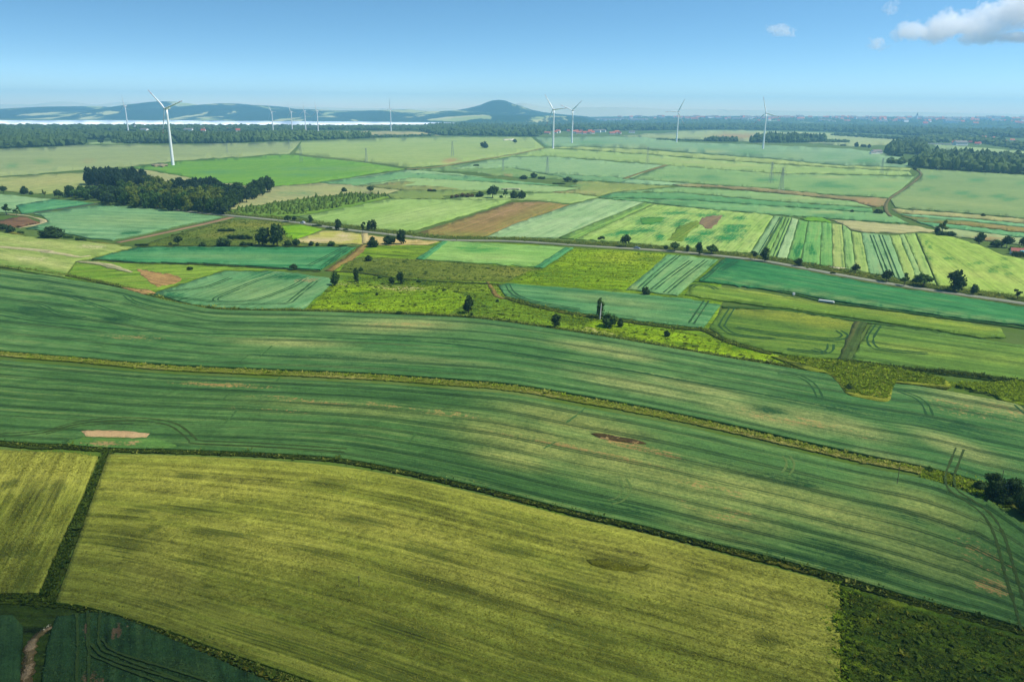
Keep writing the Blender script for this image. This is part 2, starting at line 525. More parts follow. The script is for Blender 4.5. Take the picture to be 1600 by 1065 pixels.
def wheel_tracks(lines, mat, z=0.66, gap=1.9, w=0.5, step=5.0, name='tractor_path', label=None, single=False):
    """pairs of narrow wheel lines pressed into a crop, joined as one object"""
    Vs, Ts, base = [], [], 0
    for ln in lines:
        L = pts(ln) if isinstance(ln, str) else ln
        C = pgs(smooth_line(L, step), z)
        d = np.gradient(C[:, :2], axis=0); d /= np.hypot(*d.T)[:, None] + 1e-9
        nrm = np.stack([-d[:, 1], d[:, 0]], 1)
        for off in ((0.0,) if single else (-gap / 2, gap / 2)):
            n = len(C)
            jit = w / 2 * (1 + 0.25 * rng.standard_normal(n))
            l, r_ = C[:, :2] + nrm * (off + jit)[:, None], C[:, :2] + nrm * (off - jit)[:, None]
            P = np.vstack([l, r_]); P = np.column_stack([P, relief(P[:, 0], P[:, 1]) + z])
            a = np.arange(n - 1)
            T = np.vstack([np.stack([a, a + n, a + 1], 1), np.stack([a + 1, a + n, a + n + 1], 1)])
            Vs.append(P); Ts.append(T + base); base += len(P)
    V, T = np.vstack(Vs), np.vstack(Ts)
    a, b, c = V[T[:, 0]], V[T[:, 1]], V[T[:, 2]]
    nz = (b[:, 0] - a[:, 0]) * (c[:, 1] - a[:, 1]) - (b[:, 1] - a[:, 1]) * (c[:, 0] - a[:, 0])
    T[nz < 0] = T[nz < 0][:, ::-1]
    o = link(name, tri_mesh(name, V, T, mat))
    return tag(o, kind='structure', label=label)

# ------------------------------------------------------------------ ground, haze, lake, hills
def ground_mat():
    m, nt, b = new_mat('grassland')
    g = NB(nt)
    pos = g.n('ShaderNodeNewGeometry').outputs['Position']
    n1 = g.noise(pos, 0.0022, 4, 0.6, 1.0); n2 = g.noise(pos, 0.05, 4, 0.65); n3 = g.noise(pos, 0.9, 3, 0.6)
    c = g.mix(g.step(n1, 0.35, 0.65), A('54703a'), A('7d9458'))
    c = g.mix(g.step(n2, 0.4, 0.62), c, A('5c7a2e'))
    c = g.mix(g.math('MULTIPLY', n3, 0.6), c, A('3f5a22'))
    g.link(c, b.inputs['Base Color'])
    bu = g.n('ShaderNodeBump'); bu.inputs['Strength'].default_value = 0.4; bu.inputs['Distance'].default_value = 0.4
    g.link(n3, bu.inputs['Height']); g.link(bu.outputs[0], b.inputs['Normal'])
    return m

rings = np.concatenate([[0], np.geomspace(6, 90, 14), np.arange(98, 640, 8.0), np.geomspace(650, 12300, 44)])
seg = 240
an = np.arange(seg) * 2 * math.pi / seg
gv_ = [np.array([[0, 0]])] + [np.stack([r * np.sin(an), r * np.cos(an)], 1) for r in rings[1:]]
XY = np.vstack(gv_)
gV = np.column_stack([XY, relief(XY[:, 0], XY[:, 1]) - 0.02])
gq, s0 = [], []
for k in range(len(rings) - 1):
    a0 = 1 + (k - 1) * seg
    for i in range(seg):
        j = (i + 1) % seg
        s0.append(len(gq))
        if k == 0: gq += [0, 1 + j, 1 + i]
        else: gq += [a0 + i, a0 + j, a0 + seg + j, a0 + seg + i]
gme = np_mesh('ground', gV, gq, s0, ground_mat(), smooth=True)
gme.flip_normals() if gme.polygons[-1].normal.z < 0 else None
tag(link('ground', gme), kind='structure', label='grassland plain running to the horizon')

# the air
bm = bmesh.new()
bm_box(bm, (0, 0, 160 - 6), (26400, 25600, 332))
hz = bm_mesh('haze', bm)
m = bpy.data.materials.new('haze'); m.use_nodes = True
m.node_tree.nodes.clear()
vo = m.node_tree.nodes.new('ShaderNodeVolumePrincipled'); mo = m.node_tree.nodes.new('ShaderNodeOutputMaterial')
vo.inputs['Density'].default_value = 1.15e-4
vo.inputs['Color'].default_value = (0.34, 0.71, 1.0, 1)
vo.inputs['Anisotropy'].default_value = 0.25
m.node_tree.links.new(vo.outputs[0], mo.inputs['Volume'])
hz.materials.append(m)
tag(link('haze', hz), kind='stuff', label='pale blue air over the plain')

def water_mat():
    m, nt, b = new_mat('water')
    b.inputs['Base Color'].default_value = (0.95, 0.96, 0.97, 1)  # near-white base colour stands in for the bright sky reflection
    b.inputs['Roughness'].default_value = 0.3
    b.inputs['Specular IOR Level'].default_value = 0.6
    g = NB(nt)
    pos = g.n('ShaderNodeNewGeometry').outputs['Position']
    bu = g.n('ShaderNodeBump'); bu.inputs['Strength'].default_value = 0.25; bu.inputs['Distance'].default_value = 1.0
    g.link(g.noise(pos, 0.12, 3), bu.inputs['Height']); g.link(bu.outputs[0], b.inputs['Normal'])
    return m
field('lake', '-160,186.6 0,187.6 300,188.4 600,190 690,191 714,192.6 690,194 600,195 420,195.4 200,195.2 0,194.8 -160,194.4', water_mat(), z=0.35, step=12,
      label='bright lake below the blue hills')

def hill_mat(name, wood, field_, f2, sc, thr):
    m, nt, b = new_mat(name)
    g = NB(nt)
    pos = g.n('ShaderNodeNewGeometry').outputs['Position']
    p2 = g.scale(pos, (1, 0.45, 1.5))
    n1 = g.noise(p2, sc, 5, 0.62, 0.8)
    vo_ = g.n('ShaderNodeTexVoronoi'); vo_.inputs['Scale'].default_value = sc * 1.6; g.link(p2, vo_.inputs['Vector'])
    fc = g.mix(g.n('ShaderNodeSeparateColor').outputs[0], A(field_), A(f2))
    sp = g.n('ShaderNodeSeparateColor'); g.link(vo_.outputs['Color'], sp.inputs[0])
    fc = g.mix(sp.outputs[0], A(field_), A(f2))
    w = g.mix(g.noise(pos, 0.02, 3), A(wood, 0.6), A(wood, 1.4))
    g.link(g.mix(g.step(n1, thr, thr + 0.035), w, fc), b.inputs['Base Color'])
    return m

def ridge(name, line, D, depth, mat, label, base=-1.0, nx=220, ny=24, rough=5.0, seed=0, kind='structure', skew=0.0):
    L = resample(pts(line), nx)
    xs, zs = [], []
    for px, py in L:
        d = ((px - 800) / FPX) * _r + ((532.5 - py) / FPX) * _u + _f
        p = CAM + d * (D / d[1])
        xs.append(p[0]); zs.append(max(p[2], 0.5))
    xs, zs = np.array(xs), np.array(zs)
    t = np.linspace(-1, 1, ny)
    lo = np.random.default_rng(seed)
    ph = lo.uniform(0, 6.28, (6, 2))
    V = []
    for k, tt in enumerate(t):
        y = D + tt * depth / 2 + 0 * xs
        prof = np.cos(tt * math.pi / 2) ** 1.25
        nz = sum(np.sin(xs / (170 + 90 * q) + ph[q, 0] + tt * (3 + q)) * np.cos(y / (200 + 70 * q) + ph[q, 1]) for q in range(6)) / 6
        z = base + (zs - base) * prof * (1 + 0.10 * nz * (1 - prof)) + rough * nz * min(1, (1 - prof) * 3) * (zs > 20)
        end = np.clip(np.minimum(np.arange(nx), np.arange(nx)[::-1]) / 6.0, 0, 1)
        V.append(np.stack([xs, y, base + (z - base) * end], 1))
    V = np.vstack(V)
    i, j = np.meshgrid(np.arange(ny - 1), np.arange(nx - 1), indexing='ij')
    a = (i * nx + j).ravel()
    Q = np.stack([a, a + 1, a + nx + 1, a + nx], 1)
    return tag(link(name, tri_mesh(name, V, Q, mat, smooth=True)), kind=kind, label=label)

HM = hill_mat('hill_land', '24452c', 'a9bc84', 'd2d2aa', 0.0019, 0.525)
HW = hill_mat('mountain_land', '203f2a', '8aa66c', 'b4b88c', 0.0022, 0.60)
HF = hill_mat('far_land', 'a4b0a8', 'e2e4d8', 'f0eee4', 0.0008, 0.36)  # near-white land colours: the white of distant haze is painted in
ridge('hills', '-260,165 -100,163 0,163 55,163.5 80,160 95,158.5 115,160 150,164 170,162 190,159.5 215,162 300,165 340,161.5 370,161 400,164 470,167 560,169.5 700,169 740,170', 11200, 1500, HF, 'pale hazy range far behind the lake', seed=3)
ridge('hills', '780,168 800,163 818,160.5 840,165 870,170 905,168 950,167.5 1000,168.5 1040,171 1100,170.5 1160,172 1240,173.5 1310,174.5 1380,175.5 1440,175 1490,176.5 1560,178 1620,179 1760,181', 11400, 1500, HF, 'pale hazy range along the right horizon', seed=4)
ridge('hills', '-260,171 -120,169 0,170 55,169 100,166.5 140,166 170,169 200,171 225,168 240,164 252,160 263,158.5 276,160.5 292,165 312,165.5 335,163 352,161.5 368,162 388,164.5 405,164.5 425,166 440,170 490,171 530,173 580,172.5 640,171 665,174 715,172.5 760,176 820,180', 7400, 3700, HM, 'wooded blue hills with pale fields behind the lake', seed=5, rough=10)
ridge('mountain', '655,184 690,177 715,172 732,169 750,164.5 762,159.5 770,157 780,156.2 790,157.5 800,161.5 815,166 830,171.5 850,175.5 880,179 930,183', 8200, 2200, HW, 'solitary blue cone mountain on the horizon', nx=120, seed=6, rough=4)
ridge('hills', '640,186 690,183 740,180 800,180 860,181 930,184', 6400, 1500, HM, 'low wooded rise below the cone mountain', nx=90, seed=8, rough=3)

# ------------------------------------------------------------------ fields, nearest first
bar = dict(ripe='aaaa54', lush='4d5a24', soil='8d7c4c', lushk=.8)
M_barley = crop_mat('768434', '98a048', tram=0, gr=0.75, streak=1.15, clump=0.45, seed=1, **bar)
ruled('barley_field', '169,709 260,710.5 400,717 530,728 640,747 760,774 900,809 1000,831 1100,857 1200,883 1312,913',
      '87,940 140,948 250,980 340,1013 450,1050 600,1104 800,1178 1050,1260 1314,1340', M_barley, z=0.8, n=150, m=70, curve=True,
      label='yellow green barley field filling the foreground', width=95,
      blobs=[('l', 215, 797, 22, 5), ('l', 305, 795, 46, 4, 4), ('l', 205, 848, 36, 26, 0, .62), ('l', 235, 828, 26, 5, -25), ('l', 352, 832, 46, 5, 4), ('l', 290, 877, 46, 5, 5),
             ('l', 327, 916, 16, 4), ('l', 255, 943, 40, 6, 14), ('l', 300, 743, 22, 5), ('l', 515, 756, 28, 6, 4), ('l', 500, 864, 48, 6, 11), ('l', 560, 812, 36, 7, 8),
             ('l', 690, 870, 66, 10, 16, .8), ('l', 718, 922, 90, 12, 17), ('l', 790, 857, 40, 8, 8), ('l', 900, 925, 75, 12, 18), ('l', 965, 880, 50, 10, 10), ('l', 910, 990, 66, 12, 18),
             ('l', 650, 990, 86, 14, 16), ('l', 590, 1045, 90, 14, 15), ('l', 1095, 896, 30, 8, 10), ('l', 1205, 1000, 22, 8, 8), ('l', 1210, 1026, 16, 6), ('l', 980, 1040, 60, 12, 18, .7),
             ('l', 850, 1050, 90, 20, 18, .55), ('l', 420, 1000, 60, 10, 14, .6), ('l', 1130, 950, 60, 10, 15, .5), ('l', 820, 815, 60, 6, 15, .6), ('l', 640, 780, 50, 8, 6, .5),
             ('r', 300, 760, 150, 25), ('r', 420, 850, 120, 40, 10), ('r', 620, 830, 170, 26, 12), ('r', 760, 900, 150, 30, 18), ('r', 1050, 900, 160, 40, 15), ('r', 1200, 960, 110, 60, 20), ('r', 250, 880, 60, 60)])
field('barley_field', '-140,694 0,702 120,708 153,712 128,775 92,850 60,926 0,926 -160,930', M_barley, z=0.8, rows='60,926 153,712', step=6,
      label='yellow green barley strip at the left edge, beyond the dark ditch', curve=False,
      blobs=[('r', 40, 740, 110, 30), ('l', 18, 757, 14, 5, -20), ('l', 60, 800, 60, 40, 0, .45), ('l', 40, 900, 26, 12, -60), ('l', 10, 866, 24, 5), ('l', 50, 860, 70, 20, 0, .5)])
M_dgreen = crop_mat('44703f', '5b8750', warm=.34, ripe='a9b06c', lush='2a5030', soil='a88f62', tram=12.5, tramk=0.85, gr=0.5, streak=0.9, seed=2)
ruled('wheat_field', '-60,556 0,562 120,572 250,583 400,590 530,596 620,601 720,609 800,616 900,634 1000,652 1060,664 1150,684 1250,706 1350,729 1440,746 1490,761 1540,782 1590,812 1650,856',
      '-60,684 0,688 100,693 180,698 300,702 420,707 530,715 640,735 760,762 900,797 1000,819 1100,844 1200,868 1310,897 1400,924 1500,952 1580,973 1650,994', M_dgreen, z=0.7, n=230, m=54,
      label='broad dark green wheat band sweeping across the foreground', width=100,
      blobs=[('r', 830, 690, 110, 26, 12), ('r', 800, 716, 60, 14, 12), ('r', 960, 720, 130, 30, 14), ('r', 1040, 750, 150, 30, 15), ('r', 1180, 770, 120, 24, 16), ('r', 900, 660, 110, 16, 12), ('r', 1300, 800, 140, 26, 17),
             ('r', 1140, 805, 90, 20, 15, .9), ('s', 1130, 800, 60, 9, 15, 0.30), ('s', 1110, 762, 50, 6, 14, 0.30), ('s', 350, 601, 80, 3, 3, 0.40), ('s', 470, 626, 70, 4, 5, 0.36), ('s', 660, 640, 90, 4, 7, 0.32), ('s', 420, 640, 60, 3, 4, 0.29),
             ('s', 1540, 868, 44, 20, 30, 0.30), ('s', 1548, 915, 26, 10, 20, 0.43), ('s', 900, 700, 120, 3, 12, 0.36), ('s', 1010, 702, 60, 4, 14, 0.40), ('r', 560, 640, 160, 8, 5, .5), ('r', 1420, 860, 120, 30, 20, .55), ('r', 1440, 790, 80, 20, 20, .8),
             ('l', 1220, 745, 90, 8, 14, .6), ('l', 700, 740, 90, 16, 12, .5), ('l', 1390, 800, 60, 8, 16, .6), ('l', 960, 790, 80, 8, 14, .5), ('l', 1230, 870, 90, 10, 15, .5), ('l', 1340, 875, 90, 14, 18, .6), ('r', 1120, 835, 80, 8, 15, .6)])
M_dgreen2 = crop_mat('4a7d49', '66935b', warm=.34, ripe='b4bb80', lush='2c5836', soil='aa9668', tram=13.5, tramk=0.85, gr=0.45, streak=0.9, seed=3)
ruled('wheat_field', '-60,412 0,421 60,428 100,435 180,448 240,464 300,477 337,483 400,485 472,486 540,488 665,493 749,498 834,509 888,517 952,527 1070,547 1127,557 1202,569 1262,579 1330,590 1400,599 1500,614 1650,642',
      '-60,541 0,547 120,557 250,568 400,575 530,580 620,585 720,592 800,599 900,615 1000,633 1060,645 1150,664 1250,687 1350,709 1440,727 1500,742 1540,754 1600,767 1650,779', M_dgreen2, z=0.7, n=230, m=48,
      label='wide green wheat band between the bright meadow and the yellow grass strip', width=95,
      blobs=[('r', 625, 508, 90, 10, 0), ('s', 625, 508, 50, 4, 0, 0.25), ('r', 940, 545, 66, 8, 8), ('r', 985, 556, 40, 6, 8), ('r', 450, 535, 80, 6, 2), ('s', 215, 527, 50, 3, 2, 0.36), ('r', 1000, 604, 90, 10, 12), ('r', 1090, 606, 80, 8, 12),
             ('r', 1180, 645, 100, 12, 14), ('s', 1200, 650, 60, 5, 14, 0.27), ('r', 1300, 662, 90, 14, 14), ('s', 1300, 668, 60, 6, 14, 0.29), ('r', 1500, 700, 70, 12, 20), ('r', 1540, 620, 80, 18, 8), ('s', 1530, 640, 70, 14, 8, 0.25),
             ('l', 1202, 641, 26, 5, 8), ('l', 1480, 665, 90, 10, 12, .7), ('l', 1330, 640, 120, 8, 10, .5), ('l', 55, 490, 36, 8, 15, .7), ('l', 180, 500, 20, 5, 0, .9), ('l', 90, 452, 40, 6, 20, .5), ('l', 850, 560, 100, 6, 10, .4), ('l', 560, 560, 160, 5, 3, .4),
             ('r', 640, 560, 120, 6, 5, .5), ('r', 1400, 720, 60, 10, 15, .6)])
M_bl = crop_mat('2c4c2e', '3c5c3c', ripe='52663a', lush='1f3522', soil='6a5a4a', gr=0.6, streak=0.7, seed=4)
field('wheat_field', '-140,962 20,960 36,978 32,1030 28,1140 -200,1140', M_bl, z=0.6, rows='36,978 28,1140', label='dark green crop corner at the bottom left')
field('wheat_field', '88,962 150,955 185,962 235,982 320,1020 420,1064 540,1120 700,1190 60,1190 66,1065 74,1005', M_bl, z=0.6, rows='148,955 146,1140',
      label='dark blue green crop below the barley field', blobs=[('s', 182, 988, 18, 7, -35), ('s', 148, 1062, 16, 12, 0, .8), ('s', 134, 985, 4, 12, 0, .5), ('r', 280, 1040, 30, 8, 15, .6)])

field('meadow', '-200,940 0,938 60,941 120,948 160,957 130,1000 100,1140 -220,1140', crop_mat('2c4016', '3f5520', ripe='5c6a2c', lush='1c2c10', soil='6a5a4a', gr=0.9, clump=.7, seed=160), z=0.1, rows='0,938 120,948', label='dark rough ground between the corner crops')
# meadow in the middle
M_mead = crop_mat('5c881a', '8cb02a', ripe='b4b848', lush='33541a', soil='cfc79c', gr=0.9, streak=0.35, clump=0.85, seed=5)
M_mead2 = crop_mat('7aa40e', 'a4c61e', ripe='bcc83a', lush='42700f', soil='c8c08c', gr=0.95, streak=0.3, clump=0.8, seed=6)
M_olive = crop_mat('5f7a2a', '7f8f38', ripe='a3a04c', lush='3c5a24', soil='b59a6a', gr=0.7, streak=0.4, clump=0.7, seed=7)
field('meadow', '458,482 512,446 520,424 556,386 572,380 690,374 900,384 1040,392 1122,404 1130,470 1112,512 1205,552 1300,574 1262,576 1202,566 1127,554 1070,543 952,524 888,514 834,506 749,495 665,490 540,485', M_mead, z=0.15, rows='500,480 1200,552',
      label='rough bright green meadow in the middle of the plain',
      blobs=[('s', 622, 451, 34, 6, 3, .6), ('s', 790, 424, 20, 4, 0, .6), ('s', 610, 484, 18, 3, 0, .5), ('r', 940, 517, 40, 4, 6), ('s', 945, 518, 30, 2.5, 6, .7), ('s', 540, 441, 20, 3, 0, .5), ('l', 700, 480, 80, 8, 5, .5), ('l', 640, 440, 90, 5, 3, .6), ('l', 570, 435, 50, 6, 0, .6),
             ('r', 700, 450, 60, 8, 0, .5), ('l', 910, 500, 60, 6, 5, .5), ('l', 720, 462, 40, 5, 5, .6)])
field('meadow', '562,402 650,405 846,420 800,441 778,440 690,438 600,430 530,424 545,405', M_olive, z=0.19, rows='560,402 800,425', label='olive rough grass above the bright meadow', blobs=[('r', 800, 424, 30, 5), ('l', 600, 425, 40, 4, 3, .6)])
field('meadow', '897,387 1040,396 1030,410 977,452 930,450 880,447 790,440 826,423 848,420', M_mead2, z=0.23, rows='897,387 1040,396', label='vivid yellow green meadow below the road', blobs=[('l', 1010, 405, 30, 3), ('l', 860, 430, 60, 10, 0, .5), ('r', 980, 402, 50, 8)])
field('meadow', '480,484 520,446 560,444 640,452 700,452 740,466 700,490 600,487', M_mead2, z=0.21, rows='480,484 700,470', label='bright grass below the leaning bushes', blobs=[('s', 622, 451, 36, 5, 3, .6), ('l', 560, 462, 50, 8, 0, .5)])
field('meadow', '1060,547 1127,556 1205,568 1262,577 1250,566 1205,552 1127,530 1060,520 1000,508 940,498 900,505', M_mead2, z=0.22, rows='1060,547 1262,577', label='bright grass wedge along the wheat', blobs=[('r', 940, 517, 40, 3, 6), ('l', 1150, 540, 60, 5, 10, .7)])
field('meadow', '1205,556 1262,560 1318,565 1397,576 1475,592 1478,606 1402,598 1394,612 1386,627 1340,620 1322,614 1308,596 1290,582 1262,578', crop_mat('76902c', '97a13c', ripe='b3ab4c', lush='475f22', gr=0.75, streak=0.4, clump=0.8, seed=8), z=0.78, rows='1205,556 1397,576', depth=0.9,
      curve=True, edge=1.4, step=5, label='yellowish rough patch where the field corners meet', blobs=[('l', 1325, 606, 14, 9), ('l', 1290, 570, 60, 3, 5, .7)])
field('meadow', '1478,600 1500,597 1545,598 1600,598 1660,604 1660,644 1592,632 1564,624 1545,606', crop_mat('6f9420', '8da530', ripe='a5a53c', lush='3f5f1c', gr=0.75, streak=0.4, clump=0.8, seed=8), z=0.78, rows='1478,600 1600,598', depth=0.9, edge=1.4, label='yellow green rough patch at the right edge')
field('meadow', '1312,914 1400,937 1500,965 1600,992 1720,1024 1760,1360 1316,1360 1308,1200 1318,1120 1307,1060 1316,1010 1308,965', crop_mat('3c5a14', '55701c', ripe='84902c', lush='22380e', gr=0.85, streak=0.3, clump=0.95, seed=9), z=0.25, rows='1312,921 1600,1000', label='dark scrubby meadow at the bottom right',
      blobs=[('r', 1390, 945, 20, 8), ('r', 1350, 970, 18, 10, 0, .8), ('r', 1440, 980, 16, 6), ('r', 1500, 1020, 40, 10, 10, .5), ('l', 1460, 1030, 90, 30, 10, .6), ('r', 1360, 1050, 60, 8, 20, .7)])

# middle belt
def teal(c1, c2, s, **k):
    kw = dict(ripe='9fb47c', lush='1f6b45', soil='b7a780', gr=0.35, streak=0.9); kw.update(k)
    return crop_mat(c1, c2, seed=s, **kw)
field('wheat_field', '779,446 792,442 888,450 979,457 1070,466 1126,476 1098,512 1060,508 969,497 888,486 827,472 790,462', teal('4f8f5e', '6ca877', 11, tram=17, tramk=.5), z=0.6, rows='792,442 1070,465', label='teal wheat strip below the vivid meadow', curve=False, blobs=[('r', 960, 470, 80, 6, 7), ('r', 1000, 492, 50, 5, 7, .6), ('s', 1090, 486, 14, 4, 0, .4)])
field('wheat_field', '979,452 1044,397 1122,405 1058,461', teal('6da873', '8bbf8a', 12), z=0.6, rows='979,452 1044,397', label='small pale green field with paired wheel lines', blobs=[('r', 985, 450, 14, 6), ('r', 1080, 430, 30, 20, 0, .5)])
field('wheat_field', '1092,438 1134,403 1200,412 1300,431 1400,449 1500,463 1600,479 1680,492 1680,524 1600,508 1499,496 1400,483 1296,469 1239,457', teal('2f8050', '4b9a62', 13, tram=15, tramk=.4), z=0.65, rows='1134,403 1600,479', label='long deep teal field below the road', blobs=[('l', 1140, 412, 16, 8, -35), ('r', 1290, 462, 160, 3, 9, .8), ('r', 1500, 492, 120, 3, 8, .8)])
field('barley_field', '1084,444 1180,455 1296,475 1400,488 1499,502 1564,512 1572,526 1532,527 1440,512 1350,499 1229,482 1134,470 1070,460', crop_mat('6c9438', '86aa48', ripe='adbb50', lush='3d6a2a', tram=9, tramk=.35, gr=0.45, seed=14), z=0.6, rows='1084,444 1499,502', label='lime green barley strip under the teal field', blobs=[('r', 1240, 465, 120, 4, 9), ('r', 1420, 494, 110, 4, 8), ('r', 1540, 512, 30, 5)])
field('barley_field', '1128,482 1222,485 1343,503 1318,560 1262,559 1205,549 1130,528 1108,512', crop_mat('587f34', '6e9440', ripe='a5ad44', lush='2f5024', tram=0, gr=0.5, seed=15), z=0.6, rows='1128,482 1343,503', label='olive barley field with looping wheel lines', blobs=[('r', 1200, 488, 60, 8, 4), ('r', 1290, 502, 50, 10, 6), ('r', 1250, 495, 80, 8, 5)])
field('barley_field', '1362,506 1440,516 1532,530 1600,539 1680,548 1680,604 1600,594 1499,580 1397,571 1330,562', crop_mat('5f8a3c', '739c48', ripe='9cb050', lush='325828', tram=11, tramk=.5, gr=0.45, seed=16), z=0.6, rows='1362,506 1600,539', label='green barley field at the right edge with looping wheel lines', blobs=[('r', 1430, 545, 70, 6, 8), ('r', 1560, 560, 90, 8, 8, .6)])
field('wheat_field', '144,404 215,386 300,385 400,386 556,386 500,421 400,415 300,410 212,409 176,406', teal('3d9162', '62ad7c', 17, tram=0), z=0.65, rows='215,386 556,386', label='vivid teal field below the dark tree pair', blobs=[('l', 210, 390, 30, 3), ('l', 300, 388, 150, 2.5, 0, .8), ('l', 520, 405, 36, 3, -35, .9), ('l', 490, 408, 18, 2, 0), ('r', 350, 400, 120, 5, 1, .6)])
field('wheat_field', '351,423 440,424 514,434 520,442 474,482 400,482 337,480 296,474 238,458', teal('589666', '79b083', 18), z=0.65, rows='237,458 351,423', label='teal field with looping wheel lines', blobs=[('l', 440, 430, 50, 3, 6, .9), ('l', 420, 434, 30, 2), ('s', 482, 438, 16, 2.5, 0, .8), ('r', 400, 455, 90, 14, 0, .6), ('l', 270, 462, 30, 5, 15, .6)])
field('meadow', '100,434 118,409 160,406 212,411 400,418 500,424 350,422 240,456 225,456 180,446', crop_mat('6b9a2c', '8fb046', ripe='b8b860', lush='3c6a20', soil='bd9a68', gr=0.65, clump=0.5, seed=19), z=0.2, rows='100,434 400,418', label='green grass corner with a bare brown patch')
field('dirt', '214,420 240,424 262,427 280,432 284,436 274,443 246,448 236,443 226,434', crop_mat('a8865c', 'bd9c70', soil='c2a070', gr=0.6, seed=20), z=0.26, kind='stuff', rows='214,420 284,436', label='bare orange brown soil patch in the grass corner', step=2.5, edge=.9)
field('dirt', '190,449 232,452 244,458 222,459', crop_mat('a8865c', 'bd9c70', soil='c2a070', gr=0.6, seed=20), z=0.8, kind='stuff', rows='190,449 244,458', label='narrow brown soil strip at the wheat edge', step=3, depth=0.7)
field('barley_field', '-60,352 0,363 62,371 135,377 206,386 143,403 118,408 100,433 40,424 0,415 -60,406', crop_mat('8cab5a', 'a9bd72', ripe='c6cb92', lush='5f8a34', soil='d2cdb0', gr=0.5, streak=1.2, clump=0.35, seed=21), z=0.5, rows='0,383 118,405', label='pale patchy barley field at the left edge', blobs=[('r', 60, 380, 90, 4, 5), ('r', 40, 405, 80, 6, 8), ('s', 150, 386, 20, 3, 0, .4), ('l', 40, 420, 70, 4, 10, .8), ('r', 90, 415, 50, 4, 10, .8), ('s', 30, 402, 30, 1.6, 6, .6), ('s', 75, 405, 14, 1.2, 5, .6)])
ribbon('dirt', '-30,383 30,388 70,393 100,397 122,401 140,399', [3, 3, 4, 5, 6, 3], crop_mat('c8c4a4', 'd6d0b4', gr=0.3, seed=22), z=0.58, kind='stuff', label='pale worn strip across the barley', wob=.2)
ribbon('dirt', '122,408 142,410 165,413 206,425', [3, 6, 6, 2], crop_mat('c8c4a4', 'd6d0b4', gr=0.3, seed=22), z=0.58, kind='stuff', label='pale worn strip ending at the brown soil patch', wob=.2)
field('wheat_field', '40,357 76,346 66,337 52,334 160,319 250,326 346,339 176,375 135,371 100,364', teal('6ea67c', '8dbd95', 23, tram=16, tramk=.35), z=0.6, rows='52,334 346,345', label='pale teal wheat field below the copse', blobs=[('l', 205, 364, 16, 2), ('l', 180, 367, 10, 2), ('l', 60, 355, 30, 4, 0, .6), ('r', 200, 345, 90, 8, 0, .6)])
ribbon('path', '362,339 330,347 290,356 240,367 183,379', [7, 7, 6, 6, 5], crop_mat('93796a', 'a68c7a', gr=0.4, seed=24), z=0.14, label='pinkish brown farm path beside the pale teal field')
ribbon('path', '30,335 60,331 100,325 150,318', [5, 5, 6, 7], crop_mat('47545a', '5a676a', gr=0.3, seed=25), z=0.12, label='dark path between the two teal fields')
field('dirt', '-40,352 0,344 31,338 41,339 52,344 62,347 21,354 0,351', crop_mat('775a4a', '8f6d5b', gr=0.5, seed=26), z=1.2, depth=1.4, kind='stuff', rows='0,344 62,347', label='low mound of brown soil at the left edge', step=4)
ribbon('dirt', '10,334 38,336.5 52,339.5 70,345 60,350 28,356', [3, 4, 2, 5, 5, 3], crop_mat('c9bf9f', 'd8cfb4', gr=0.3, seed=22), z=0.3, kind='stuff', label='sandy track looping round the soil mound', wob=.2)
field('wheat_field', '25,321 82,311 147,317 132,319 34,333', teal('4c9a70', '67ab83', 27), z=0.6, rows='34,333 132,319', label='small deep teal field left of the copse')
field('wheat_field', '-60,303 0,303 81,311 24,321 30,332 0,331 -60,334', teal('7fb088', '9cc29a', 28), z=0.6, rows='0,318 81,311', label='pale teal field at the left edge')
field('wheat_field', '-60,280 0,277 145,268 205,264 330,286 210,290 180,297 100,300 70,303 0,298 -60,296', crop_mat('9cae72', 'aeb97e', ripe='bfbd8a', lush='7fa66a', gr=0.35, seed=29), z=0.5, rows='0,290 145,268', label='tan green field behind the copse', blobs=[('r', 80, 283, 80, 6, -4), ('l', 170, 290, 30, 4)])

# fields above the road
field('meadow', '216,384 290,361 360,343 420,343 470,349 530,357 505,359 444,353 446,370 460,375 467,380 556,384 400,385', M_olive, z=0.17, rows='216,384 420,343', label='olive rough ground with bushes below the copse', blobs=[('r', 335, 366, 22, 3, -6), ('s', 345, 366, 16, 2, -6, .6), ('r', 400, 350, 40, 4), ('l', 310, 378, 60, 6, 0, .5)])
field('meadow', '440,352 470,351 504,358 461,375 446,370', crop_mat('78b212', '8cc21c', gr=0.45, seed=30), z=0.24, rows='440,352 504,358', label='small patch of vivid green grass by the road')
field('barley_field', '505,360 532,361 566,366 567,381 530,381 467,379 462,374', crop_mat('bcc060', 'd0c98a', ripe='d8d0a0', soil='d6c7ac', lush='9fb53c', gr=0.35, seed=31), z=0.5, rows='467,379 567,381', label='small cream yellow field beside the road', blobs=[('s', 510, 376, 40, 3), ('s', 540, 367, 16, 4, 0, .7)])
field('barley_field', '574,367 622,373 686,377 668,382 594,383 574,382', crop_mat('c9b676', 'd8c592', ripe='d6b070', soil='dcc9b0', gr=0.3, seed=32), z=0.4, rows='594,383 686,378', label='narrow tan field behind the round bushes', blobs=[('s', 650, 379, 30, 3, 0, .7)])
field('barley_field', '650,404 692,376 896,386 847,418', crop_mat('84bb62', '9aca78', ripe='b4ce8c', lush='4f9a4e', gr=0.5, streak=1.1, clump=0.4, seed=33), z=0.55, rows='663,404 840,417', label='light green field between olive grass and road', blobs=[('l', 740, 390, 60, 1.6, 3), ('l', 700, 382, 50, 1.4, 3), ('r', 760, 402, 70, 4, 3)])
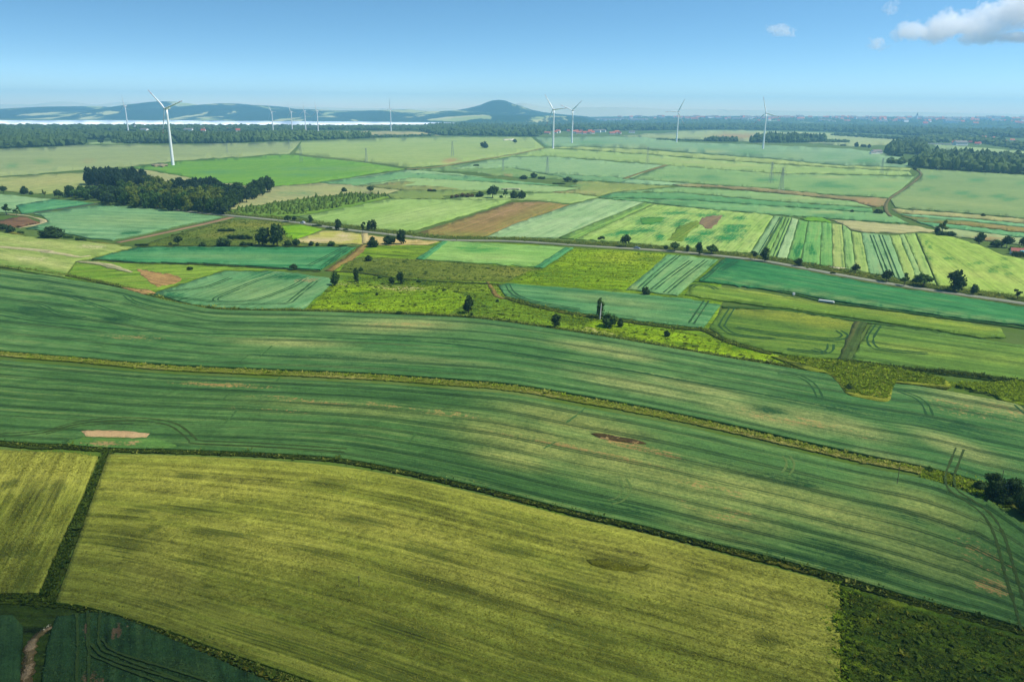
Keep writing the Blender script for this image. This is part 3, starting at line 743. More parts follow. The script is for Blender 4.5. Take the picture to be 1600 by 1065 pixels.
for s_, lb in (('650,404 692,376 700,377 664,405', 'teal margin strip on the left of the light green field'), ('834,417 884,386 897,387 848,418.5', 'teal margin strip on the right of the light green field')):
    field('wheat_field', s_, teal('55a06c', '66b07a', 34), z=0.62, rows=s_.split()[0] + ' ' + s_.split()[1], label=lb, step=4)
field('barley_field', '465,338 535,325 612,310.5 697,311.5 799,312 775,321 648,360 620,361 532,350 495,347', crop_mat('90b866', 'a8cb80', ripe='b9d294', lush='6fa058', tram=0, gr=0.35, streak=1.0, seed=35), z=0.55, rows='465,338 612,310.5', label='large light green field above the road', blobs=[('l', 590, 328, 20, 1.2), ('l', 570, 322, 12, 1), ('r', 650, 335, 80, 10, -10)])
field('dirt', '652,364 800,316 840,315 890,319.5 800,351 757,370 700,369', crop_mat('917a50', 'ab8f62', ripe='8c9a48', soil='b08f72', lush='79883c', ridge=6, gr=0.4, streak=1.2, seed=36), z=0.2, kind='stuff', rows='652,364 800,316', label='brown fallow field above the road', blobs=[('r', 720, 366, 70, 4, 3), ('r', 845, 330, 50, 6, -20, .7), ('r', 800, 345, 30, 5, -25, .6), ('s', 790, 330, 60, 5, -20, .7), ('r', 700, 350, 60, 3, -20, .6)])
ribbon('verge_grass', '640,362 700,343 775,319 800,314 840,313', 4, crop_mat('5c7a30', '6f8a3a', gr=0.6, seed=37), z=0.3, kind='stuff', label='grass edge along the brown fallow field')
field('wheat_field', '759,370 800,351 890,320 934,310 1006,316 870,371', crop_mat('9cc495', 'b2d3aa', ripe='bcd4b0', lush='6fa87c', tram=14, tramk=.3, gr=0.3, seed=38), z=0.55, rows='759,370 890,320', label='pale silvery green field right of the brown fallow')
field('barley_field', '873,371 1008,316 1020,319 897,373', crop_mat('7fae58', '92bf68', gr=0.3, ridge=9, seed=39), z=0.55, rows='873,371 1008,316', label='narrow green strip beside the silvery field')
field('barley_field', '900,373 1022,319 1075,324 1200,335 1208,338 1172,394 1125,393 1040,384 960,377', crop_mat('9dc468', 'b3d182', ripe='c2d494', lush='2e8a4e', soil='9f7c62', gr=0.5, streak=1.1, clump=0.3, seed=40), z=0.6, rows='900,373 1022,319', label='light green field with dark lodged patches', step=4,
      blobs=[('l', 1017, 345, 26, 6, 0), ('l', 1065, 346, 12, 4, -8), ('l', 1058, 352, 10, 3, 0), ('l', 985, 362, 34, 4, -8), ('l', 1030, 370, 8, 5), ('l', 1104, 364, 14, 4, -5), ('l', 1146, 355, 20, 4, -5), ('l', 1142, 361, 18, 3), ('l', 1138, 371, 22, 6, -5), ('l', 1084, 374, 18, 6), ('l', 1010, 361, 16, 3), ('l', 1155, 341, 10, 3), ('l', 1055, 332, 22, 2.5), ('s', 1124, 375, 10, 3, 0, .8), ('l', 1110, 336, 24, 2.5)])
field('meadow', '1062,352 1090,344 1095,350 1078,362 1065,377 1042,376', crop_mat('6b9230', '7f9c3c', gr=0.5, seed=41), z=0.68, rows='1042,376 1090,344', label='olive grass patch inside the lodged field', step=2.5, edge=1.0, curve=False, depth=.2)
field('dirt', '1097,340 1118,337 1130,336.5 1126,342 1112,357 1102,357 1098,352 1092,349', crop_mat('8a7462', '9c8774', gr=0.4, seed=42), z=0.7, kind='stuff', rows='1098,352 1128,337', label='bare brown patch inside the lodged field', step=2.5, edge=1.0, curve=False, depth=.2)
field('meadow', '1000,341 1014,339.5 1038,340 1034,346 1020,350 1003,350', crop_mat('3f8a3a', '56993e', gr=0.5, seed=43), z=0.69, rows='1000,341 1038,340', label='dark green hollow inside the lodged field', step=2.5, edge=.8, curve=False, depth=.2)
LT = [(1210, 337, 1173, 395), (1221, 338, 1187, 398), (1228, 339, 1200, 400), (1237, 340, 1212, 402), (1248, 343, 1230, 404), (1263, 346, 1251, 408), (1284, 347, 1281, 413), (1300, 349, 1301, 416), (1316, 351, 1321, 420), (1330, 361, 1337, 421),
      (1346, 364, 1358, 426), (1390, 367, 1416, 437), (1405, 367, 1434, 440), (1413, 366, 1446, 442), (1430, 364, 1464, 445)]
LC = [('8fbb8a', 'a4c99c'), ('7fb060', '90bd6c'), ('86b868', '98c47c'), ('9cc596', 'aed0a6'), ('6fae60', '86bd6e'), ('72b268', '88c074'), ('76b468', '8abf74'), ('a2be70', 'b4ca84'), ('8cba72', '9dc684'), ('9fc070', 'b0cc80'),
      ('86b786', '9bc598'), ('a0c26c', 'b2ce7e'), ('96c080', 'a6ca90'), ('9dc470', 'aecf80')]
LB = {4: [('l', 1252, 385, 10, 5), ('l', 1245, 393, 6, 8)], 5: [('l', 1267, 388, 6, 7), ('l', 1270, 394, 6, 3)]}
LN = ['pale strip with wheel lines, leftmost of the strips', 'yellow green narrow strip', 'light green narrow strip', 'pale silvery strip', 'rich green strip with a dark patch', 'rich green strip with a ragged dark patch', 'rich green strip beside the dark boundary', 'tan green strip', 'light green strip', 'yellowish strip',
      'pale teal strip with two pairs of wheel lines', 'yellow green strip right of the teal one', 'pale narrow strip', 'light green strip at the right']
for i in range(len(LT) - 1):
    a, b = LT[i], LT[i + 1]
    g_ = 0.6
    field('barley_field', [(a[0] + g_, a[1]), (b[0] - g_, b[1]), (b[2] - g_, b[3]), (a[2] + g_, a[3])], crop_mat(LC[i][0], LC[i][1], lush='2c8448', gr=0.35, streak=0.8, seed=44 + i), z=0.55 + 0.04 * (i % 3),
          rows=[(a[0], a[1]), (a[2], a[3])] and f'{a[0]},{a[1]} {a[2]},{a[3]}', label=LN[i] + ' of the strip fields', step=4, blobs=LB.get(i))
field('barley_field', '1250,341.5 1262,339 1284,340 1297,345 1299,348 1284,346 1263,345', crop_mat('6aa82c', '7cb63a', gr=0.4, seed=60), z=0.7, rows='1250,341 1297,345', label='vivid green headland above the strip fields', step=3)
field('barley_field', '1432,364 1460,366 1490,370 1530,382 1560,396 1600,405 1680,416 1680,480 1600,464 1540,455 1466,446', crop_mat('9cc05a', 'b2cf70', ripe='c0d07c', lush='4d8a3c', tram=0, gr=0.45, streak=1.0, clump=0.25, seed=61), z=0.6, rows='1432,364 1540,440', label='large yellow green field at the right above the road',
      blobs=[('l', 1506, 413, 12, 2, 12), ('l', 1530, 411, 8, 2.4), ('l', 1522, 385, 10, 1.5, 40), ('l', 1450, 382, 10, 1.5, 50), ('l', 1450, 400, 20, 1.2, 55), ('r', 1530, 430, 90, 6, 8), ('l', 1580, 405, 14, 1.5, 10), ('l', 1565, 424, 20, 1.5, 10), ('l', 1482, 402, 8, 4, 0, .6), ('l', 1570, 415, 12, 3, 0, .6)])
field('barley_field', '1297,343 1340,345 1425,352.5 1455,358 1478,362 1430,362 1410,364 1346,362 1330,359 1316,350', crop_mat('bdbf92', 'cbc8a2', gr=0.3, seed=62), z=0.5, rows='1297,343 1425,353', label='bare tan strip above the strip fields', step=5)

# ------------------------------------------------------------------ far fields, long strips
def far(c1, c2, s, **k):
    kw = dict(gr=0.22, streak=1.1, lush='5f9a6a', ripe='b9c48a', soil='b59a74'); kw.update(k)
    return crop_mat(c1, c2, seed=s, **kw)
FF = [
 ('wheat_field', '-160,238 0,233 95,229 135,226.5 275,226 400,223 470,220.5 452,240 400,243 275,251 200,260 0,275.5 -160,284', '95a87e', 'a6b78a', 'grey green field behind the large turbine', [('s', 130, 251, 14, .8, 2), ('l', 50, 262, 40, 1, 5), ('l', 120, 255, 60, .8, 3)]),
 ('barley_field', '472,220.5 575,217 680,214 800,214 830,214.5 850,231 800,241 700,257 640,261.5 570,253 460,240', '9cb874', 'adc386', 'yellow green field with pylons', [('s', 705, 252, 14, 1.2, 4), ('s', 670, 250, 10, .8, 3), ('l', 525, 234, 14, .7), ('l', 640, 232, 30, .6), ('s', 400, 232, 10, .6)]),
 ('barley_field', '200,261.5 275,252.5 400,244.5 445,241 570,254.5 634,264 580,271 525,280 495,285 445,290 400,290 330,284 238,266.5', '6aa436', '7bb042', 'vivid green field beside the large turbine', [('l', 430, 262, 120, 1.6, 1, .8), ('l', 380, 270, 140, 1.4, 2, .8), ('l', 450, 275, 120, 1.4, 0, .6), ('r', 480, 262, 120, 2, 1, .4)]),
 ('barley_field', '207,264.5 238,267 330,284.5 400,291 430,291 495,286 560,290 625,297 605,303 545,302 482,309 425,316.5 360,327 330,318', 'a4ac80', 'b3b58c', 'tan field between vivid green field and copse', [('r', 520, 295, 60, 3), ('l', 460, 304, 40, 2)]),
 ('meadow', '357,327.5 430,317 482,310 540,304 602,304 608,308 560,320 500,331 465,337.5 400,337.5 366,333', '67922f', '7ba23e', 'scrubby plantation above the road', None),
 ('wheat_field', '530,281 580,273 640,265 700,270 760,277 700,273 672,272', '8fb990', 'a4c7a0', 'small pale strip', None),
 ('wheat_field', '500,285 590,274 620,268 740,276 800,282 850,287 880,291 760,284 640,278 560,290', '6fa878', '82b588', 'teal strip below the vivid green field', [('l', 780, 279, 40, 1.2)]),
 ('barley_field', '560,289 640,277.5 700,281 800,287 880,292 905,294 860,300 720,297 625,296', '98be84', 'abcb94', 'pale green strip beyond the lone bushes', None),
 ('meadow', '605,303 625,297.5 720,297.5 780,297 730,301 690,306 697,310.5 612,310', '7f9a54', '92a862', 'olive grass strip by the shed bush', [('s', 612, 286, 14, 1.4), ('r', 610, 294, 20, 2)]),
 ('meadow', '590,288 620,284 650,284 630,290 690,291 720,296 640,297 560,290', '86955a', '98a068', 'brownish rough strip', [('s', 612, 287, 20, 2, 0, .8)]),
 ('barley_field', '700,311 750,304 860,301 905,303 935,308 890,318 840,313 800,312', '9cc078', 'adcc8a', 'light green field behind the row of bushes', None),
 ('barley_field', '850,232 900,234 1000,241 1100,249 1200,256 1300,262 1420,268 1425,274 1200,270 1040,258 950,251 860,244 800,244 760,250', '98bb72', 'aac784', 'light strip beyond the pylons', [('r', 1100, 254, 90, 3, 4)]),
 ('wheat_field', '836,214.5 900,214 960,213 1040,217 1060,222 1180,226 1320,232 1400,240 1380,243 1410,246 1428,262 1300,257 1200,247 1100,240 1000,232 900,228 852,229', '84ad8c', '97ba98', 'blue green field below the far turbines', [('l', 1000, 226, 120, 1, 2, .7), ('l', 1200, 239, 120, 1.2, 3, .7), ('l', 1330, 250, 90, 1, 3), ('l', 840, 229, 14, .7), ('r', 1080, 236, 160, 1.4, 3)]),
 ('barley_field', '852,230 900,229 1000,233.5 1100,241 1200,248 1300,258 1424,263 1420,267 1300,261 1200,255 1100,248 1000,240 900,233', 'a2ba74', 'b0c480', 'yellowish strip beyond the pylons', None),
 ('wheat_field', '752,252 800,245 860,245 950,252 1036,258 985,278 930,275 850,271 800,262 700,264', '8db78c', '9ec298', 'pale blue green strip', None),
 ('meadow', '640,265.5 700,258.5 750,252.5 800,262 850,272 930,276 985,279 960,283 890,281 800,277 745,270', '79a066', '8cae74', 'rough green strip with low bushes', [('r', 730, 272, 40, 1.6, 3), ('s', 795, 275, 8, 1.4, 30), ('l', 820, 279, 30, 2)]),
 ('wheat_field', '850,272 930,270 985,279.5 968,285 900,281', '6fa276', '80ae82', 'darker green strip', None),
 ('wheat_field', '1042,258.5 1200,270.5 1430,276 1436,270 1410,294 1388,309 1300,304 1200,294 1080,286 985,279', '86b076', '98bd84', 'broad green field crossed by the pylon line', [('l', 1300, 291, 50, 3, 3), ('r', 1375, 297, 30, 2.4, 3), ('l', 1180, 280, 160, .9, 3), ('l', 1080, 278, 60, 2, 4, .7), ('s', 1100, 276, 120, .6, 3, .6), ('l', 1250, 284, 160, .8, 3), ('r', 1300, 276, 120, 1.4, 3)]),
 ('wheat_field', '968,285 985,280 1080,287 1060,289 1010,288', '92c09a', 'a2caa6', 'pale wedge', None),
 ('dirt', '1079,287 1200,294.5 1300,305 1386,310 1384,322 1362,322 1330,313 1290,309 1200,300 1110,292 1066,291 1050,288', '9a9068', 'a69c76', 'brown bare strip ending at the farm path', [('r', 1066, 289, 22, 2), ('s', 1350, 315, 30, 5)]),
 ('meadow', '860,301 905,295 890,291 905,283 968,286 1010,289 1050,291 960,300 935,307 905,302', '8ba05a', '9dac68', 'olive rough strip below the low bushes', [('r', 905, 300, 40, 2), ('s', 860, 300, 60, 1, 0, .7), ('l', 880, 290, 30, 2)]),
 ('barley_field', '960,300 1060,292 1200,301 1290,310 1340,316 1362,324 1200,313 1060,300', '86b478', '98c088', 'green strip below the brown bare strip', [('r', 1260, 309, 60, 2.4, 3)]),
 ('wheat_field', '936,308 960,301 1060,301 1200,314 1362,325 1364,331 1200,321 1080,312 1010,310', '5fa06a', '72ac78', 'teal strip', [('l', 1080, 318, 60, 1.6, 3)]),
 ('barley_field', '936,309 1010,311 1080,313 1200,322 1364,332 1386,332 1420,349 1300,341 1200,334 1075,323 1008,315', '72ae74', '88bc86', 'green strip above the lodged field', [('l', 1060, 316, 60, 1.6, 3), ('r', 1290, 331, 90, 1.6, 3), ('l', 1300, 337, 60, 1.2, 3)]),
 ('barley_field', '1436,264 1470,266 1500,267.5 1600,273.5 1700,278 1700,353 1600,340.5 1500,332 1400,324.5 1391,311 1412,297 1438,280 1441,272', '86a672', '96b27e', 'wide green field right of the farm path', [('l', 1520, 281, 110, .9, 4), ('l', 1520, 303, 120, 1, 5), ('l', 1560, 310, 90, 1, 5), ('r', 1500, 318, 100, 4, 5, .5)]),
 ('barley_field', '1392,326 1500,333.5 1600,342 1700,354 1700,362 1600,349 1500,339 1404,333', 'b0b27e', 'bdbb8a', 'tan strip right of the farm path', None),
 ('wheat_field', '1404,334 1500,340 1600,350 1700,363 1700,368 1600,354.5 1500,344 1420,338', '78b68a', '8cc29a', 'pale teal strip at the right', None),
 ('meadow', '1408,337 1475,342 1500,344.5 1600,355.5 1700,369 1700,378 1600,363 1500,351 1430,345', '8d8a48', 'a09652', 'olive brown strip at the right', [('s', 1570, 357, 60, 3, 6, .6), ('l', 1450, 343, 40, 2)]),
 ('wheat_field', '1432,346 1500,352 1600,364 1700,379 1700,388 1600,371 1500,358 1455,353', '6aae7c', '7dba8c', 'teal strip at the right', None),
 ('barley_field', '1456,354 1500,359 1600,372 1700,390 1700,400 1600,383 1490,368.5', 'a9bf90', 'bcc9a0', 'pale field behind the right hand bushes', [('s', 1545, 374, 26, 4), ('r', 1515, 374, 26, 5, 0, 1)]),
 ('barley_field', '430,207.5 481,205.5 610,204.8 660,206.5 690,212 600,213 580,211 482,210.5', 'b4b288', 'c2bc96', 'tan field among the far woods', None),
 ('barley_field', '960,212 1075,204.5 1130,203.5 1250,206 1330,210 1400,214 1460,216 1440,224 1330,229 1250,222 1190,224 1160,221 1090,219.5 1030,217', 'a4b888', 'b4c296', 'pale green field behind the hedge', [('s', 1150, 213, 40, 1.4, 1), ('s', 1135, 214, 30, 1, 0), ('l', 1350, 222, 40, 1)]),
 ('barley_field', '1456,226 1500,229 1560,233 1620,238 1700,240 1700,250 1540,243 1470,236', '98b588', 'a8c094', 'pale meadow before the village', None),
 ('barley_field', '760,196 810,193 860,192.5 920,195 930,197.5 860,198.5 800,198', 'b4b694', 'c4c0a2', 'pale field beyond the far village', None),
 ('barley_field', '50,203 120,203.4 160,203 220,204 120,205.2', 'a4b890', 'b0c098', 'pale clearing in the left woods', None),
 ('barley_field', '136,222 165,220.5 200,221 260,222 220,224 140,225', '9ab884', 'a8c290', 'small clearing at the wood edge', None),
]
for i, (nm, poly, c1, c2, lb, bl) in enumerate(FF):
    P = pts(poly)
    ymean = np.mean([p[1] for p in P])
    kd = 'stuff' if nm == 'dirt' else 'structure'
    field(nm, poly, far(c1, c2, 70 + i, ridge=0, clump=0.35 if nm == 'meadow' else 0.0), z=0.3 + 0.09 * (i % 5), rows=f'{P[0][0]},{P[0][1]} {P[2][0]},{P[2][1]}', blobs=bl, step=5 if ymean > 245 else 7, label=lb, kind=kd, depth=0.8)

# ------------------------------------------------------------------ road, paths, ditches, verges
M_road = crop_mat('8d9696', 'a2a8a6', gr=0.18, streak=0.5, seed=110)
M_verge = crop_mat('4c6a24', '6a7c30', ripe='a39a44', lush='2c4418', gr=0.8, streak=0.4, clump=0.8, seed=111)
M_ditch = crop_mat('34481a', '4a5c22', ripe='8c8a38', lush='1f2f10', gr=0.85, streak=0.4, clump=0.8, seed=112)
M_gold = crop_mat('7c9036', '98a048', ripe='bdb478', lush='4f6420', soil='9a7a58', gr=0.8, streak=0.3, clump=0.6, seed=113)
ROAD = '262,327 300,331 347,335.5 400,340.5 472,348.5 532,357.5 600,365 632,368.5 692,374.5 800,376.5 900,383 1040,391.5 1125,399.5 1200,408.5 1300,427 1390,443 1475,456 1600,474 1700,489'
ribbon('road', ROAD, 7.0, M_road, z=0.30, label='narrow grey country road crossing the plain', depth=0.5, step=5)
ribbon('verge_grass', '347,332.5 400,337.5 472,345 532,353 600,361.5 632,365 692,371.5 800,373.5 900,379.5 1040,387.5 1125,395.5 1200,404 1300,421 1390,437 1475,450 1600,467 1700,482', [10, 10, 10, 12, 12, 12, 13, 14, 14], M_verge, z=0.22, kind='stuff', label='rough grass verge along the far side of the road', wob=.1, blobs=[('r', 1180, 398, 30, 4), ('r', 1345, 428, 40, 4), ('r', 1310, 421, 14, 3), ('r', 1560, 460, 30, 4)])
ribbon('verge_grass', '400,343 472,351 532,360 600,367.5 632,371 692,377 800,379 900,386 1040,394 1125,402.5 1200,412 1300,430 1390,446 1475,459 1600,477 1700,492', 4, M_verge, z=0.2, kind='stuff', label='thin grass verge along the near side of the road', wob=.15)
ribbon('path', '1427,262 1434,266 1439,271 1435,277 1424,287 1412,295 1398,304 1388,312 1384,321 1386,331 1392,338', 3.2, crop_mat('706e4e', '827f5c', gr=0.3, seed=114), z=0.85, depth=1, label='brown farm path winding past the brown strip')
ribbon('path', '1041,257.5 1010,267 975,279', 6, crop_mat('847c4c', '948a58', gr=0.3, seed=115), z=0.85, depth=1, label='grass track rising between far fields')
ribbon('path', '634,264 680,261 720,254 800,241.5 850,231', 6, crop_mat('8f8a58', 'a09866', gr=0.3, seed=115), z=0.85, depth=1, label='grass track along the far yellow green field')
ribbon('path', '569,364 571,372 571,380', 5, crop_mat('c2b48a', 'd0c29a', gr=0.4, seed=116), z=0.5, label='pale gravel lane down from the road', step=3)
ribbon('path', '571,382 560,392 546,403 530,412 513,423', [5, 6, 6, 5, 4], crop_mat('8e7a4a', 'a28c58', gr=0.6, seed=117), z=0.35, label='brown earth lane beside the vivid teal field', step=3, wob=.15)
ribbon('verge_grass', '-60,686 0,693 100,698 180,702.5 300,706 420,711 530,719 640,739 760,766 900,801.5 1000,824 1100,849 1200,874 1310,904 1400,931 1500,959 1600,985 1700,1010', [1.7, 1.7, 1.8, 1.7, 1.9, 2.0, 2.4, 2.6, 2.4], M_ditch, z=0.35, kind='stuff', label='dark grassy ditch between wheat and barley', wob=.18, step=5, blobs=[('r', 1240, 884, 40, 6, 15), ('r', 1150, 860, 40, 4, 15, .7), ('r', 800, 775, 30, 3, 15, .7)])
ribbon('verge_grass', '170,706 150,752 128,800 104,850 84,895 72,934', [2.2, 2.5, 2.9, 3.3, 3.5, 3.4], M_ditch, z=0.3, kind='stuff', label='dark overgrown ditch splitting the barley', wob=.2, step=5)
ribbon('verge_grass', '-80,936 0,934 60,938 120,944 190,962 250,983 340,1018 430,1053 520,1090 700,1160', [2.6, 2.8, 3.2, 3, 2.2, 2.2, 2.2, 2.2, 2.2], M_ditch, z=0.3, kind='stuff', label='grassy track round the dark corner field', wob=.18, step=5, blobs=[('r', 300, 1003, 50, 8, 20), ('r', 420, 1049, 70, 8, 20), ('r', 230, 975, 30, 5, 18), ('r', 500, 1082, 60, 8, 20)])
ribbon('dirt', '82,978 62,990 48,1008 44,1040 38,1075 30,1140', [1.0, 1.6, 1.8, 2.0, 2.0, 2.0], crop_mat('4a4a2c', '6b5c46', ripe='84705c', soil='94806e', lush='2a3a1c', gr=0.8, clump=0.4, seed=118), z=0.16, kind='stuff', label='bare dirt strip between the dark corner crops', wob=.25, step=4, blobs=[('s', 76, 985, 5, 6, -50, .7), ('s', 50, 1008, 6, 9, 0, .7), ('s', 43, 1048, 6, 14, 0, .7)])
G1 = '-60,547 0,553 120,563 250,574.5 400,581.5 530,587 620,592 720,599.5 800,606.5 900,623.5 1000,641.5 1060,653.5 1150,673 1250,696 1350,718.5 1440,736 1500,752 1545,768 1590,790 1650,820'
ribbon('verge_grass', G1, [3.0, 2.6, 2.8, 3.2, 3.6, 3.2, 3.0, 3.2, 3.0], M_gold, z=0.4, kind='stuff', label='yellow grass strip curving between the two wheat bands', wob=.12, step=5,
       blobs=[('r', 10, 553, 40, 3), ('r', 240, 573, 30, 3), ('r', 530, 587, 60, 4), ('r', 850, 613, 30, 3, 10), ('r', 1190, 682, 80, 4, 12), ('r', 1350, 717, 90, 4, 12), ('s', 400, 585, 60, 2, 3, .5), ('s', 1170, 681, 50, 2, 13, .7), ('s', 1290, 708, 50, 2, 13, .7), ('l', 1500, 752, 40, 8, 20)])
ribbon('verge_grass', '0,417 60,424 118,433 202,451 236,462 280,475 337,482 400,484 472,485 540,487 665,491.5 749,496.5 834,508 888,516 952,526 1070,546 1127,556 1202,568 1262,578', 2.2, M_ditch, z=0.3, kind='stuff', label='dark ditch edge above the green wheat band', wob=.2, step=5, blobs=[('r', 60, 424, 60, 3, 10, .6)])
ribbon('verge_grass', '1345,502 1338,518 1328,542 1318,562', 5, crop_mat('415a2a', '54703a', gr=0.6, clump=.4, ripe='9a8a58', lush='2a4420', seed=119), z=0.7, depth=.9, kind='stuff', label='dark green strip between the two barley fields', wob=.1)
ribbon('verge_grass', '1060,442 1092,440 1170,448 1239,459 1296,471.5 1400,485.5 1499,499 1600,512 1700,526', [3, 3.4, 3.4, 3.2, 3], crop_mat('2f5a24', '3c6a2a', gr=0.7, clump=.5, ripe='9aa040', lush='1f3f18', seed=120), z=0.3, kind='stuff', label='dark ditch under the long teal field', wob=.12)
ribbon('verge_grass', '1128,479 1222,484 1350,502 1440,515 1532,530 1600,540 1700,550', 3.4, crop_mat('40642a', '507a34', gr=0.7, clump=.5, ripe='9aa040', lush='28441c', seed=121), z=0.3, kind='stuff', label='dark edge between the barley fields', wob=.15)
ribbon('verge_grass', '1320,565 1397,575 1499,585 1600,598 1700,610', [3.4, 4, 4.4, 4], crop_mat('36561f', '4a6a28', gr=0.8, clump=.6, ripe='8a9038', lush='1f3614', seed=122), z=0.35, kind='stuff', label='dark ditch under the right barley field', wob=.15)
ribbon('verge_grass', '520,424 560,426 620,434 700,440 770,443 780,446', 2.6, M_ditch, z=0.4, kind='stuff', label='dark ditch crossing the rough meadow', wob=.2)
ribbon('dirt', '762,440 770,452 778,463 800,468', [2, 2.4, 2.2, 2], crop_mat('8f7a48', 'a08a58', gr=0.6, seed=123), z=0.4, kind='stuff', label='bare ditch bank at the end of the teal strip', wob=.25, step=3)
ribbon('verge_grass', '790,465 827,476 888,489 969,501 1060,513 1100,516 1140,535 1205,553', [2, 2.4, 2.4, 2.4, 2], M_ditch, z=0.45, kind='stuff', label='dark edge below the teal strip', wob=.2, blobs=[('r', 870, 486, 40, 2), ('r', 910, 494, 30, 2)])
ribbon('verge_grass', '145,405 212,410.5 300,412 400,417.5 500,423.5', 3, M_ditch, z=0.35, kind='stuff', label='dark edge below the vivid teal field', wob=.2)
ribbon('verge_grass', '215,385 300,384 400,384.5 556,385.5', 3, M_ditch, z=0.35, kind='stuff', label='dark edge above the vivid teal field', wob=.2)
ribbon('verge_grass', '0,358 62,372 135,377 190,383', 4, M_verge, z=0.4, kind='stuff', label='rough hedge bank at the left edge', wob=.2, blobs=[('r', 160, 379, 40, 2), ('r', 20, 364, 20, 2)])

M_track = crop_mat('2f5a38', '3a6640', ripe='3f6a40', gr=0.35, seed=130)
M_track2 = crop_mat('2a4424', '34502a', gr=0.4, seed=131)
wheel_tracks(['-20,680 10,678.5 67,673.6 115,662 152,656 202,654 243,657 270,663 287,673.6 302,687 310,690 420,695 540,703', '1500,700 1490,726 1484,744 1489,764 1515,782 1543,804 1561,835 1573,875 1583,911 1595,947 1606,985',
              '70,676 120,664 160,660 210,659'], M_track2, z=0.76, label='curving tractor wheel lines in the near wheat band', w=.55)
wheel_tracks(['1229,712 1235,722 1233,732 1227,740', '973,748 980,763 969,779 953,784'], crop_mat('446c40', '54784a', gr=0.35, seed=133), z=0.76, label='faint curved wheel lines in the near wheat band', w=.5)
wheel_tracks(['-10,447 34,451.5 101,461 142,474.5 175,486 216,498 270,503 340,506 472,510', '37,473 67,478 91,490 132,496', '196,461 209,471 230,478 250,481 330,488 472,491', '1215,583 1239,585 1259,592 1273,604 1281,620', '1405,610 1431,620 1445,631 1453,648',
              '1590,632 1610,650'], M_track, z=0.76, label='curving tractor wheel lines in the upper wheat band', w=.6)
wheel_tracks(['-10,490 51,501 118,508 216,516 304,520 422,524 540,528.5 665,533.6 766,545 867,560.5 969,576 1070,594 1195,616 1317,640'], M_track, z=0.77, w=1.3, single=True, label='long dark tramline along the upper wheat band', name='tractor_path')
wheel_tracks(['362,573 378,562 390,553', '406,557 416,548 425,540', '432,595 438,588', '352,660 362,650 370,640', '345,626 360,613', '150,540 166,536', '885,660 905,645 915,636', '850,700 868,690', '640,690 650,676'], crop_mat('3f6a3c', '4c7446', gr=0.35, seed=134), z=0.78, w=.6, single=True, label='short dark marks crossing the wheat', name='tractor_path')
wheel_tracks(['1104,469 1092,487 1080,505', '793,444 800,456 817,466 850,474 905,483', '1000,450 1028,425 1061,398', '1020,452 1048,430 1080,407', '1040,457 1070,432 1104,406',
              '1372,508 1360,528 1364,540 1381,546 1450,552', '1144,481 1134,496 1127,509', '1128,509 1140,519 1160,524 1212,529', '1310,516 1320,523 1311,529 1280,529 1200,520 1150,511', '1298,537 1296,547 1280,551 1230,545', '1080,448 1090,444 1110,447 1120,452', '1270,545 1290,551',
              '476,436 449,451 398,468 348,471 337,466 364,454 405,437 442,431', '493,439 462,464 449,473 422,474.5 340,475', '237,461 300,467 340,472', '260,455 320,448 360,434',
              '1132,405 1105,430 1095,437', '1150,408 1125,422', '545,388 505,415', '535,388 480,416', '1221,339 1187,398', '1235,341 1210,402', '1362,367 1386,430', '1376,367 1402,434'], M_track, z=0.72, label='paired wheel lines looping through the middle fields', w=.8, gap=2.2)
wheel_tracks(['1300,348 1301,416', '1210,337 1173,395', '1318,358 1322,420', '1330,361 1337,421', '1391,367 1416,437', '1407,367 1436,441', '1263,346 1251,408', '1248,343 1229,404', '1412,366 1447,441', '1284,347 1281,412', '1345,364 1357,425'], crop_mat('3f6a2c', '5a7c34', gr=.5, seed=132), z=0.5, w=2.2, single=True, label='dark grass lines between the strip fields', name='tractor_path')
wheel_tracks(['128,955 130,1000 128,1100', '148,955 147,1010 180,1030 280,1068 330,1090', '150,1000 175,1022 270,1052 340,1075'], M_track2, z=0.84, w=.4, label='wheel lines in the dark corner crop', gap=1.7)

# soil features lying on the wheat
field('dirt', '126,673 150,671.5 200,673 234,677 228,683.5 190,683 134,681', crop_mat('c9ab8c', 'd8bca0', gr=0.35, seed=140), z=0.74, depth=.1, kind='stuff', rows='126,673 234,677', label='bare pinkish soil rectangle in the wheat', step=4)
field('meadow', '96,690 118,684 134,681.5 190,683.5 232,683 256,688 276,697 240,700 180,699 120,695', crop_mat('527f44', '679550', ripe='a7aa5c', soil='a8946e', lush='5a7a2a', gr=0.5, seed=141), z=0.73, depth=.1, rows='96,690 276,697', label='paler green patch below the bare soil rectangle', step=4, curve=True, blobs=[('s', 165, 692, 30, 3, 0, .8), ('s', 205, 692, 12, 3, 0, .8), ('l', 165, 685, 40, 2)])
field('dirt', '922,676.5 934,676 950,678 968,682 988,685 1002,689 1010,693 992,693 972,690 948,687 932,682', crop_mat('3a3420', '5c4a30', soil='a8906c', gr=0.7, clump=.4, seed=142), z=0.73, depth=.1, kind='stuff', rows='922,677 1002,689', label='dark washed out gully in the wheat', step=3, curve=True, blobs=[('s', 945, 684, 8, 2.4, 10), ('s', 962, 681.5, 10, 1.6, 12), ('s', 1000, 691, 14, 1.6, 12)])
field('meadow', '916,874 940,873 975,882 1002,884 1014,880 1012,888 985,892 950,889 925,882', crop_mat('59601a', '6a6e22', lush='2f4214', gr=0.7, clump=.5, seed=143), z=0.83, depth=.1, rows='916,874 1014,884', label='dark olive hollow in the barley', step=4, curve=True)

